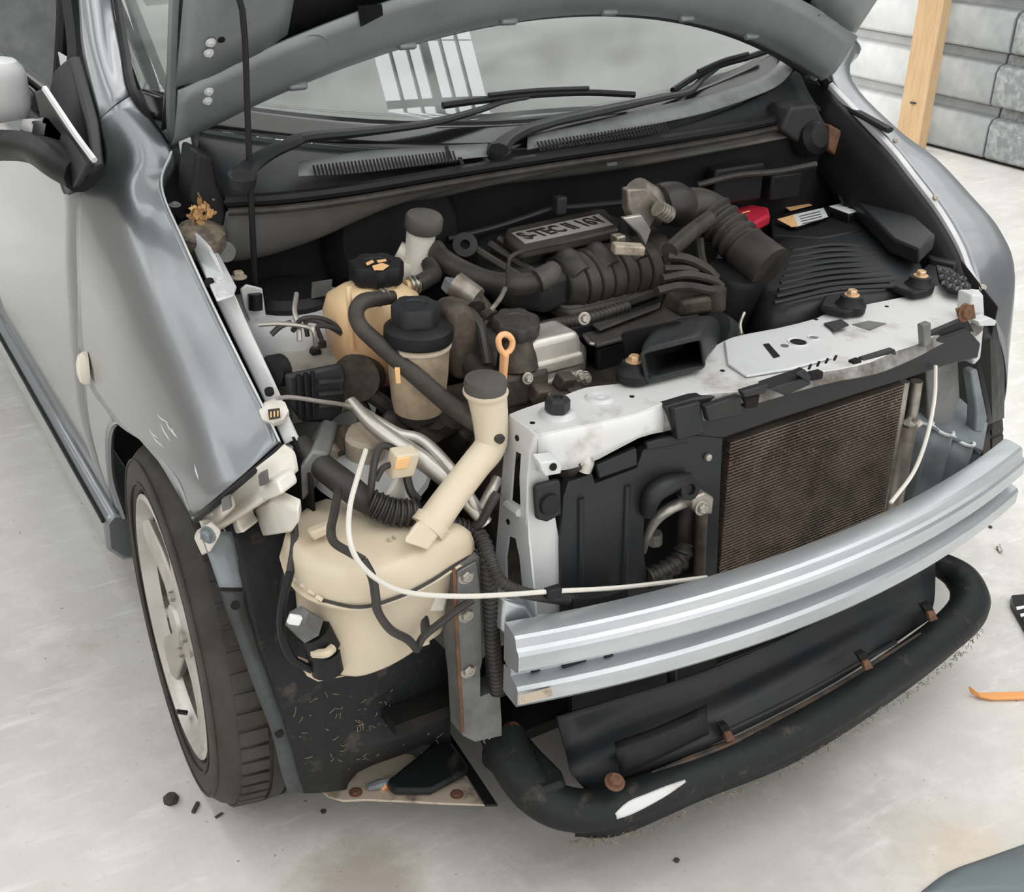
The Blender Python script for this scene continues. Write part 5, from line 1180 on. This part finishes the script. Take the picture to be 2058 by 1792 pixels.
# valve cover (aluminium) and timing end
vc = part('valve_cover', G().prism([W(u, v, z=.665) for u, v in ((955,660),(1010,610),(1100,640),(1150,660),(1180,690),(1170,745),(1080,770),(1000,730))], (0, 0, -.05)), 'alu', en, bevel=.012, seg=3)
part('cover_ledge', G().prism([W(u, v, y=-.285) for u, v in ((1060,690),(1165,665),(1172,690),(1170,720),(1068,745))], (0, .06, 0)), 'alu_clean', vc, bevel=.010, seg=3)
part('cover_ledge', G().prism([W(u, v, y=-.29) for u, v in ((1060,735),(1175,706),(1178,735),(1065,765))], (0, .06, 0)), 'alu', vc, bevel=.006)
part('timing_cover', G().prism([W(u, v, y=-.24) for u, v in ((905,620),(940,608),(970,640),(985,700),(975,760),(920,770),(900,700))], (0, .05, 0)), 'iron', en, bevel=.012)
part('head_flange', G().prism([W(u, v, z=.69) for u, v in ((1000,615),(1030,598),(1075,615),(1110,645),(1075,665),(1030,650))], (0, 0, -.02)), 'iron', vc, bevel=.004)
bolt(W(1018,605,z=.692), (0, 0, 1), .008, .008, 'zinc', vc)
for u, v in ((1165,755),(1178,762),(1060,760)): bolt(W(u, v, y=-.30), (0, -1, .2), .006, .007, 'zinc', en)
# oil filler and cap, dipstick
ol_ = part('oil_filler', G().tube([W(1040,740,y=-.27), W(1038,700,y=-.265), W(1036,670,y=-.26)], [.030,.026,.022], 16, 4), 'iron', en)
knurl(W(1036,666,y=-.26), (.0, -.15, 1), .031, .020, 'rubber_dk', 'oil_cap', ol_, 7)
part('filler_base', G().box(W(1040,770,y=-.27), (.075, .05, .05)), 'iron', ol_, bevel=.008)
dsk = lab(part('dipstick', G().tube([W(1010,770,y=-.30), W(1012,740,y=-.30), W(1014,712,y=-.30)], [.008,.0085,.009], 8, 3, flat=.5), 'orange_tip', en), 'orange dipstick with ring handle')
q = [(1014,712),(1005,700),(1002,682),(1010,672),(1022,674),(1030,686),(1026,702),(1014,712)]
part('dipstick_ring', G().tube([W(u, v, y=-.30) for u, v in q], .0042, 8, 4), 'orange_tip', dsk)
# alternator-side hardware
for a, b, r, m_ in (((915,570),(960,600),.018,'alu'), ((950,600),(985,640),.016,'iron'), ((930,590),(950,625),.022,'iron'), ((975,620),(965,650),.010,'alu_clean')): part('sensor', G().tube([W(*a, y=-.17), W(*b, y=-.20)], [r, r*.9], 10), m_, en)
hose([(895,650,-.22),(910,628,-.22),(940,625,-.225),(965,655,-.24),(975,700,-.26),(980,730,-.27)], .007, 'rubber_dk', 'engine_hose', par=en)
part('blue_plug', G().box(W(906,575,y=-.16), (.018, .02, .02), rot(.2, .3, .1)), 'steel_blue', en, bevel=.003)
# intake manifold
im = lab(part('intake_manifold', G().prism([W(u, v, z=.715) for u, v in ((1088,588),(1110,560),(1200,530),(1330,500),(1348,530),(1335,572),(1240,605),(1145,625),(1110,612))], (0, 0, -.02)), 'manifold', en, bevel=.006), 'dusty grey plastic intake manifold with ribs')
A, B = W(1122,575,z=.742), W(1322,528,z=.742); ax = (B-A); NS = 8
for i in range(NS):
    a = A+ax*(i/NS+.004); b = A+ax*((i+1)/NS-.010); u_ = ax.normalized(); side_ = u_.cross(V((0, 0, 1))).normalized(); L = []
    for p, k in ((a, .93), (a+u_*.002, 1), (b-u_*.002, 1), (b, .93)):
        e0 = .80 if (i in (0, NS-1)) and ((p-A).length < .01 or (p-B).length < .02) else 1
        L.append([p+(side_*math.cos(t)*.060+V((0, 0, 1))*math.sin(t)*.046)*k*e0+V((0, .012, 0)) for t in [2*math.pi*j/22 for j in range(22)]])
    part('plenum_segment', G().loft(L), 'manifold', im)
part('plenum_core', G().tube([A+V((0, .012, 0)), B+V((0, .012, 0))], .043, 18), 'black_dusty', im)
part('plenum_lip', G().tube([W(1095,585,z=.715), W(1112,606,z=.715), W(1145,618,z=.715), W(1240,598,z=.715), W(1330,570,z=.715)], .004, 6, 5), 'cap_grey', im)
part('plenum_underside', G().prism([W(u, v, z=.690) for u, v in ((1085,600),(1100,570),(1330,520),(1345,560),(1330,600),(1240,632),(1145,655),(1110,640))], (0, 0, -.04)), 'black', im, bevel=.008)
# runners to the badge plate
for i in range(4):
    u0 = 1105+i*58; v0 = 520-i*12.5
    P = [W(u0+62, v0+36, z=.760), W(u0+42, v0+14, z=.772), W(u0+22, v0-4, z=.770), W(u0-2, v0-22, z=.755)]
    part('runner', G().tube(P, [.021,.023,.023,.022], 14, 5), 'manifold', im)
bpz = .806
bpl = part('badge_plate', G().prism([W(u, v, z=bpz) for u, v in ((1012,474),(1018,458),(1120,436),(1200,419),(1216,420),(1246,448),(1240,462),(1140,484),(1050,502),(1040,500))], (0, 0, -.016)), 'rubber', im, bevel=.004)
sil = [W(u, v, z=bpz) for u, v in ((1028,469),(1203,431),(1232,452),(1054,490))]
part('badge_insert', G().prism(sil, (0, 0, .0012)), 'badge_silver', bpl)
me = textmesh('S-TEC II 16V', .036)
o = part('badge_text', me, 'badge_silver' if False else 'badge_dark', bpl, smooth=False)
xd = (sil[1]-sil[0]); yd = (sil[0]-sil[3]); xn = xd.normalized(); yn = (yd-xn*yd.dot(xn)).normalized()
wid = max(v.co.x for v in me.vertices)-min(v.co.x for v in me.vertices); sx = xd.length*.92/wid; hgt = max(v.co.y for v in me.vertices)-min(v.co.y for v in me.vertices); sy = yd.length*.66/hgt
cc = sum(sil, V())/4+V((0, 0, .0016))
o.matrix_local = Matrix(((xn.x*sx, yn.x*sy, 0, cc.x), (xn.y*sx, yn.y*sy, 0, cc.y), (0, 0, 1, cc.z), (0, 0, 0, 1)))
part('badge_skirt', G().prism([W(u, v, z=bpz-.016) for u, v in ((1022,480),(1115,450),(1215,430),(1240,458),(1130,490),(1050,508))], (0, 0, -.03)), 'black_dusty', im)
part('manifold_rear', G().prism([W(u, v, z=.77) for u, v in ((940,490),(1000,455),(1200,410),(1260,440),(1300,500),(1100,560),(1020,550),(960,520))], (0, 0, -.06)), 'black_dusty', im, bevel=.012)
for a, b in (((955,500),(1052,560)), ((985,490),(1075,548)), ((1000,478),(1040,505))): part('manifold_rib', G().tube([W(*a, z=.785), W(*b, z=.765)], .006, 6), 'cap_grey', im)
part('mount_ear', G().lathe(W(935,495,z=.79), (-.4, -.7, .5), [(.020, 0), (.020, .012), (.008, .013), (.007, 0), (.0005, 0)], 16), 'black_dusty', im)
lab(hose([(875,500,-.01),(890,520,-.04),(930,545,-.08),(980,565,-.11),(1030,572,-.13),(1070,568,-.135),(1095,560,-.135)], [.015,.016,.0165,.0165,.017,.016,.014], 'rubber', 'breather_hose', 7, 12, par=im), 'thick grey breather hose')
part('hose_elbow', G().tube([W(1080,565,y=-.14), W(1104,552,y=-.14), W(1110,540,y=-.13)], [.018,.018,.014], 10, 4), 'cap_grey', im)
hose([(1020,575,-.17),(1022,530,-.17),(1032,512,-.17),(1070,500,-.16),(1130,488,-.14),(1240,462,-.10)], .003, 'rubber', 'fuel_line', par=im)
hose([(1015,580,-.17),(1005,600,-.20),(985,625,-.22)], .0035, 'zinc', 'fuel_line', par=im)
part('map_sensor', G().box(W(1262,500,z=.80), (.05, .025, .016), rot(0, .1, -.35)), 'tan_metal', im, bevel=.003)
part('sensor_plug', G().box(W(1242,482,z=.805), (.018, .02, .018)), 'zinc', im, bevel=.003)
hose([(1120,415,.10),(1000,455,.10),(900,480,.10)], .005, 'black_soft', 'harness')
hose([(1330,400,.10),(1200,412,.10),(1128,418,.10)], .006, 'black_soft', 'harness')
part('harness_clip', G().box(W(1124,412,y=.09), (.02, .02, .03)), 'black_dusty', car, bevel=.003)
# throttle body and air hoses
tb_ = lab(part('throttle_body', G().tube([W(1275,385,y=-.02), W(1300,405,y=-.02), W(1330,420,y=-.02)], [.026,.030,.030], 14, 3), 'alu', en), 'dirty aluminium throttle body')
part('throttle_flange', G().prism([W(u, v, y=-.05) for u, v in ((1262,380),(1300,378),(1325,400),(1320,440),(1300,470),(1278,460),(1262,420))], (0, .02, 0)), 'alu', tb_, bevel=.004)
part('throttle_bracket', G().prism([W(u, v, y=-.07) for u, v in ((1252,438),(1290,432),(1310,462),(1298,495),(1285,470))], (0, .01, 0)), 'alu_clean', tb_, bevel=.002)
part('throttle_spring', G().corr([W(1322,418,y=-.07), W(1345,432,y=-.07)], .014, .006), 'zinc', tb_)
part('throttle_hose', G().tube([W(1325,412,y=-.03), W(1350,408,y=-.03), W(1372,418,y=-.03)], [.034,.036,.034], 16, 4), 'rubber_dk', tb_)
ah = lab(part('air_hose', G().tube([W(1365,418,y=-.03), W(1400,415,y=-.035), W(1430,430,y=-.05), W(1445,450,y=-.07)], [.030,.032,.034,.034], 16, 5), 'rubber', en), 'corrugated black air intake hose')
part('air_hose_bellows', G().corr([W(1430,432,y=-.055), W(1465,465,y=-.09), W(1500,500,y=-.13), W(1530,525,y=-.16)], .038, .019, .09, 18), 'rubber', ah)
part('air_hose_cuff', G().tube([W(1500,500,y=-.13), W(1548,540,y=-.18)], [.037,.040], 18), 'rubber', ah)
part('branch_pipe', G().tube([W(1425,440,y=-.09), W(1390,465,y=-.11), W(1345,505,y=-.15)], .014, 10, 4), 'rubber', ah)
for pts, r in (([(1340,515,-.15),(1380,520,-.16),(1420,540,-.17),(1440,560,-.18)], .008), ([(1330,560,-.20),(1380,552,-.20),(1430,562,-.20),(1450,575,-.20)], .0065), ([(1320,585,-.22),(1370,575,-.22),(1430,585,-.22),(1445,600,-.22)], .007), ([(1335,540,-.17),(1375,540,-.18),(1400,548,-.18)], .006), ([(1405,480,-.08),(1410,520,-.10),(1425,560,-.14)], .008)):
    hose(pts, r, 'rubber', 'ignition_lead', par=en)
part('coil_pack', G().box(W(1395,605,y=-.20), (.08, .05, .03), rot(0, 0, -.1)), 'iron', en, bevel=.008)
part('coil_boot', G().tube([W(1440,580,y=-.22), W(1438,620,y=-.22)], .016, 10), 'rubber', en)
part('dipstick_tube', G().tube([W(1412,385,y=.06), W(1410,410,y=.05), W(1418,430,y=.03)], [.010,.013,.012], 10), 'alu_clean', en)
# front cover over the exhaust
fc_ = part('exhaust_cover', G().prism([W(u, v, z=.672) for u, v in ((1172,670),(1195,630),(1310,598),(1392,585),(1420,610),(1410,640),(1300,665),(1200,692))], (0, 0, -.008)), 'cap_grey', en, bevel=.003)
part('cover_plate', G().prism([W(u, v, z=.678) for u, v in ((1182,652),(1205,630),(1310,600),(1330,606),(1325,622),(1205,668))], (0, 0, .006)), 'cap_grey', fc_, bevel=.003)
part('cover_body', G().prism([W(u, v, z=.66) for u, v in ((1176,672),(1195,635),(1390,590),(1420,612),(1408,645),(1300,668),(1200,698))], (0, -.01, -.12)), 'black', fc_, bevel=.008)
part('cover_gasket', G().tube([W(1172,672,z=.668), W(1200,692,z=.668), W(1300,666,z=.668), W(1380,648,z=.668)], .0035, 6, 4), 'alu_clean', fc_)
for u, v in ((1174,640),(1175,758)): bolt(W(u, v, y=-.26), (-.2, -1, .3), .0065, .008, 'zinc', fc_)
# intake snorkel, open mouth forward
def rrect(px, y, k=.22):
    out = []
    for i in range(4):
        p0, p, p1 = px[i-1], px[i], px[(i+1) % 4]
        a = (lerp(p[0], p0[0], k), lerp(p[1], p0[1], k)); b = (lerp(p[0], p1[0], k), lerp(p[1], p1[1], k))
        for t in (0, .33, .67, 1):
            q = [(1-t)**2*a[j]+2*t*(1-t)*p[j]+t*t*b[j] for j in (0, 1)]; out.append(W(q[0], q[1], y=y))
    return out
mo = rrect(((1288,708),(1408,679),(1416,738),(1300,768)), -.372, .12)
mm = rrect(((1286,690),(1412,660),(1424,722),(1304,752)), -.345, .2)
mi = rrect(((1300,662),(1420,638),(1440,708),(1320,738)), -.31, .25)
mb = rrect(((1350,640),(1440,632),(1458,705),(1370,722)), -.265, .25)
me_ = rrect(((1400,645),(1452,650),(1470,720),(1415,735)), -.235, .25)
sn = lab(part('air_snorkel', G().loft([mo, mm, mi, mb, me_], caps=False), 'black_soft', car, solid=.003, ang=50), 'black plastic air intake snorkel with open mouth')
part('snorkel_throat', G().prism([p+V((.012, .06, .004)) for p in mo], (0, .004, 0)), 'void', sn)
part('mouth_rim', G().tube(mo+[mo[0]], .0022, 6, 1), 'black_soft', sn)
part('snorkel_bend', G().tube([W(1430,665,y=-.25), W(1455,690,y=-.25), W(1452,740,y=-.26)], [.034,.036,.030], 14, 4), 'black_soft', sn)
# air box
ab_t = [(1530,640),(1505,625),(1520,560),(1552,496),(1590,478),(1680,470),(1745,470),(1772,486),(1815,545),(1826,590),(1818,612),(1700,632)]
def azlev(px, z, k=1.0):
    P = [W(u, v, z=z) for u, v in px]; c = sum(P, V())/len(P); return [c+(p-c)*k for p in P]
base = [W(u, v, z=.665) for u, v in ((1508,640),(1500,600),(1535,540),(1585,505),(1690,488),(1790,498),(1845,550),(1856,600),(1815,640),(1700,660),(1600,672),(1540,668))]
base = cr_pts(base+[base[0]], 3)[:-1]; cb2 = sum(base, V())/len(base)
def bl2(z, k, dx=0, dy=0): return [V((cb2.x+(p.x-cb2.x)*k+dx, cb2.y+(p.y-cb2.y)*k+dy, z)) for p in base]
axb = lab(part('air_box', G().loft([bl2(.52, .95), bl2(.660, 1.0), bl2(.692, .97, 0, .0), bl2(.710, .90, 0, .0), bl2(.719, .80, .0, .0), bl2(.722, .62, 0, .0), bl2(.723, .3, 0, .0)]), 'black_soft', car, ang=60), 'black air filter box with ribbed lid')
for i in range(9):
    t = i/8; a = W(lerp(1552, 1600, 1-t), lerp(645, 488, t) if False else lerp(612, 492, t), z=.775); b = W(lerp(1818, 1740, t), lerp(575, 482, t), z=.775)
    a = W(lerp(1556, 1592, t), lerp(604, 500, t), z=.724); b = W(lerp(1806, 1752, t), lerp(570, 492, t), z=.724); m2 = a.lerp(b, .5)+V((0, .006, .004))
    part('lid_rib', G().tube([a+V((0, 0, -.004)), m2+V((0, 0, -.002)), b+V((0, 0, -.004))], .0038, 6, 6), 'black_soft', axb)
part('box_seam', G().tube(bl2(.61, 1.0)+[bl2(.61, 1.0)[0]], .005, 6, 1), 'black_soft', axb)
part('resonator', G().lathe(W(1480,545,y=-.14), (.1, -.2, 1), [(.045, -.10), (.05, -.01), (.046, 0), (.02, .004), (.0005, .004)], 20), 'black', car)
hose([(1496,628,-.27),(1488,650,-.28),(1490,670,-.29)], .0025, 'zinc', 'spring_clip', par=axb)
# battery
bz = .725
bt = lab(part('battery', G().prism([W(u, v, z=bz) for u, v in ((1552,470),(1548,440),(1625,405),(1735,420),(1775,455),(1650,478))], (0, 0, -.16)), 'black', car, bevel=.004), 'black battery with white and orange labels')
part('cell_cover', G().prism([W(u, v, z=bz+.002) for u, v in ((1560,452),(1612,432),(1662,420),(1668,436),(1600,462))], (0, 0, .006)), 'black', bt, bevel=.001)
part('battery_label', G().prism([W(u, v, z=bz+.0085) for u, v in ((1594,432),(1655,418),(1664,436),(1604,455))], (0, 0, .0008)), 'label_white', bt)
part('battery_label', G().prism([W(u, v, z=bz+.0085) for u, v in ((1562,441),(1594,432),(1604,455),(1590,456))], (0, 0, .0008)), 'label_orange', bt)
for i in range(4): part('label_print', G().prism([W(1606+i*2+a, 434+i*5-b, z=bz+.0096) for a, b in ((0, 0), (42, 10), (42, 8), (0, -2))], (0, 0, .0003)), 'steel_grey', bt)
part('battery_label', G().prism([W(u, v, z=bz+.004) for u, v in ((1577,417),(1622,408),(1632,413),(1588,424))], (0, 0, .001)), 'label_orange', bt)
tb2 = part('terminal_box', G().prism([W(u, v, z=bz+.016) for u, v in ((1664,416),(1700,407),(1745,420),(1706,432))], (0, -.004, -.03)), 'black', bt, bevel=.002)
part('battery_label', G().prism([W(u, v, z=bz+.0175) for u, v in ((1666,415),(1700,407),(1742,420),(1706,430))], (0, 0, .0008)), 'label_white', bt)
rc_ = part('terminal_cover', G().prism([W(u, v, z=bz+.024) for u, v in ((1456,425),(1464,416),(1480,416),(1510,410),(1545,416),(1548,430),(1530,440),(1505,456),(1490,448),(1462,434))], (0, 0, -.022)), 'red', bt, bevel=.005)
part('cover_clip', G().tube([W(1470,434,z=bz+.02), W(1500,452,z=bz+.012), W(1506,464,z=bz)], .010, 8, 3), 'red', rc_)
part('cover_wire', G().tube([W(1482,434,z=bz+.027), W(1492,428,z=bz+.028), W(1506,424,z=bz+.027)], .0014, 5, 4), 'label_orange', rc_)
# fuse box and dark panels on the right
fz = lab(part('fuse_box', G().prism([W(u, v, z=.76) for u, v in ((1655,345),(1680,328),(1715,322),(1800,398),(1880,470),(1850,500),(1795,478),(1742,425))], (0, 0, -.03)), 'black_soft', car, bevel=.005), 'long black cover beside the far fender')
for i in range(4): part('cover_fin', G().tube([W(1642+i*15,352+i*14,z=.765), W(1656+i*15,378+i*13,z=.74)], .003, 6), 'black', fz)
part('side_tray', G().prism([W(u, v, z=.655) for u, v in ((1845,520),(1900,420),(1945,500),(1960,560),(1900,570),(1850,580))], (0, 0, -.03)), 'black_soft', car, bevel=.004)
P = cr_pts([s[0] for s in FR[1:]], 6)
part('fender_liner', G().patch([[p+V((-.012, 0, -.012)) for p in P], [p+V((-.035, 0, -.05)) for p in P], [p+V((-.05, .01, -.14)) for p in P]], 1, 3), 'black', car, solid=.003)
vent = part('vent_mesh', G().prism([W(u, v, z=.722) for u, v in ((1882,532),(1910,538),(1952,572),(1945,590),(1905,582),(1888,560))], (0, 0, -.006)), 'black', car)
for i in range(4):
    for j in range(3):
        u, v = 1893+i*14+j*3, 542+i*5.5+j*13
        part('mesh_cell', G().tube([W(u-5, v+2, z=.727), W(u, v-2.5, z=.727), W(u+6, v+2, z=.727)], .0022, 5, 2), 'steel_grey', vent)
for u, v in ((1800,283),(1810,370),(1880,398),(1975,578)): bolt(W(u, v, x=.655 if v < 500 else .66), (-.6, -.6, .6), .0045, .004, 'zinc', car, 'clip')
part('cowl_edge', G().tube([W(1672,200,x=.655), W(1730,230,x=.66), W(1788,262,x=.665)], .012, 8, 4, flat=.5), 'black', car)
part('lamp_housing', G().patch([[W(1966,600,y=-.27), W(2000,640,y=-.25)], [W(1966,720,y=-.33), W(2018,740,y=-.28)], [W(1983,855,y=-.35), W(2018,840,y=-.29)]], 3, 4), 'black', car, solid=.02)
# inner panels, sockets and wiring on the far side of the bay
part('lamp_well', G().prism([W(u, v, z=.70) for u, v in ((1838,470),(1875,420),(1905,435),(1930,500),(1922,530),(1870,520))], (0, 0, -.05)), 'black_soft', car, bevel=.004)
part('lamp_well', G().prism([W(u, v, z=.69) for u, v in ((1846,545),(1870,525),(1925,535),(1890,575),(1850,575))], (0, 0, -.03)), 'black', car, bevel=.004)
for pts, r in (([(1640,330,.08),(1560,345,.10),(1480,352,.11),(1400,372,.11)], .006), ([(1430,470,-.02),(1450,500,-.05),(1440,540,-.09),(1455,580,-.12)], .006), ([(1835,470,-.02),(1815,455,.0),(1800,440,.02)], .007)): hose(pts, r, 'rubber_dk', 'harness')
part('relay_box', G().box(W(1475,368,y=.13), (.12, .03, .07)), 'black', car, bevel=.005)
part('relay_box', G().box(W(1570,372,y=.13), (.08, .03, .05)), 'black', car, bevel=.005)
for i in range(5): part('engine_bolt', G().lathe(W(1165+i*36, 612-i*9, z=.716), (0, 0, 1), [(.005, 0), (.005, .004), (.0005, .005)], 8), 'cap_grey', im)
part('engine_loom', G().corr([W(1080,660,y=-.23), W(1120,650,y=-.22), W(1180,640,y=-.21), W(1260,615,y=-.20)], .009, .008), 'rubber_dk', en)
for u, v, s_ in ((1110,800,.03), (1085,790,.022), (1135,765,.02), (1150,790,.025)): part('sensor_block', G().box(W(u, v, y=-.30), (s_*1.4, s_, s_), rot(.3, .2, .2)), 'iron', en, bevel=.003)

# ================================================================== things on the floor
P = [W(u, v, z=.012) for u, v in ((1948,1386),(1962,1392),(1985,1394),(2060,1392),(2180,1388))]
g = G(); L = []
for p, w, h, t in zip(P, (.003, .010, .011, .0115, .0115), (.004, .006, .006, .006, .006), (.012, .002, 0, 0, 0)):
    L.append([p+V((-.25*w, w, -h/2-.006+t)), p+V((.25*w, -w, -h/2-.006+t)), p+V((.25*w, -w, h/2-.006+t)), p+V((-.25*w, w, h/2-.006+t))])
tool = tag(part('trim_tool', G().loft(L), 'orange', bevel=.0015), 'orange plastic trim lever lying on the floor at the right edge', 'tool')
p = [W(u, v, z=0) for u, v in ((2030,1206),(2090,1200),(2110,1290),(2068,1290),(2030,1222))]
bx_ = part('tool_case', G().prism(p, (0, 0, .014)), 'black', bevel=.003); tag(bx_, 'black plastic tool tray corner lying on the concrete, partly out of view', 'tray')
for i in range(3): part('tray_slot', G().prism([W(u, v+i*14, z=.0145) for u, v in ((2042+i*8,1220),(2058+i*6,1217),(2060+i*6,1222),(2044+i*8,1226))], (0, 0, .001)), 'label_white', bx_)
gm = G(); top_ = [W(u, v, z=.004) for u, v in ((1840,1800),(1905,1752),(1985,1722),(2075,1690))]
rows = [top_, [p+V((.10, -.06, .012+.004*i)) for i, p in enumerate(top_)], [p+V((.22, -.16, .014)) for p in top_], [p+V((.34, -.30, .008)) for p in top_]]
tag(part('floor_mat', G().patch(rows, 4, 4), 'cloth', solid=.006), 'slate grey cloth mat in the lower right corner of the floor', 'mat')
sc_ = tag(part('screw', G().tube([W(2008,1100,z=.006), W(2012,1108,z=.006)], .004, 8), 'zinc'), 'small zinc screw lying on the floor behind the beam end', 'screw')
part('head', G().lathe(W(2006,1098,z=.006), (-.3, .6, .2), [(.006, -.003), (.007, 0), (.004, .003), (.0005, .0035)], 12), 'zinc', sc_)
cl_ = part('rubber_clip', G().lathe(W(344,1609,z=0), (0, 0, 1), [(.012, 0), (.013, .006), (.008, .012), (.0005, .013)], 7), 'chip'); tag(cl_, 'dark round plastic clip on the floor in front of the tyre', 'clip')
part('clip_stem', G().lathe(W(344,1609,z=.012), (0, 0, 1), [(.005, 0), (.004, .004), (.0005, .0045)], 8), 'chip', cl_)
sh2 = part('plastic_shard', G().box(W(393,1622,z=.003), (.022, .006, .005), rz(.9)), 'chip', bevel=.001); tag(sh2, 'thin dark plastic shard on the floor beside the round clip', 'debris')
sh3 = part('plastic_shard', G().box(W(440,1638,z=.002), (.014, .004, .003), rz(.3)), 'chip', bevel=.001); tag(sh3, 'tiny dark sliver on the floor nearest the tyre foot', 'debris')
lf = part('dry_leaf', G().prism([W(u, v, z=.003) for u, v in ((412,1590),(428,1584),(445,1577),(440,1586),(425,1591))], (0, 0, .004)), 'rust', bevel=.0008); tag(lf, 'brown dried leaf scrap touching the front tyre', 'leaf')
for nm, u, v, lb_ in (('pebble', 1990, 1060, 'dark grit speck near the screw'), ('pebble', 650, 1632, 'dark twig scrap under the splash shield'), ('pebble', 1360, 1730, 'dark grit speck in front of the crossmember')): 
    o = part(nm, G().lathe(W(u, v, z=0), (0, 0, 1), [(.004, 0), (.005, .003), (.002, .005), (.0003, .0052)], 6), 'chip'); tag(o, lb_+', on the concrete floor', 'debris')
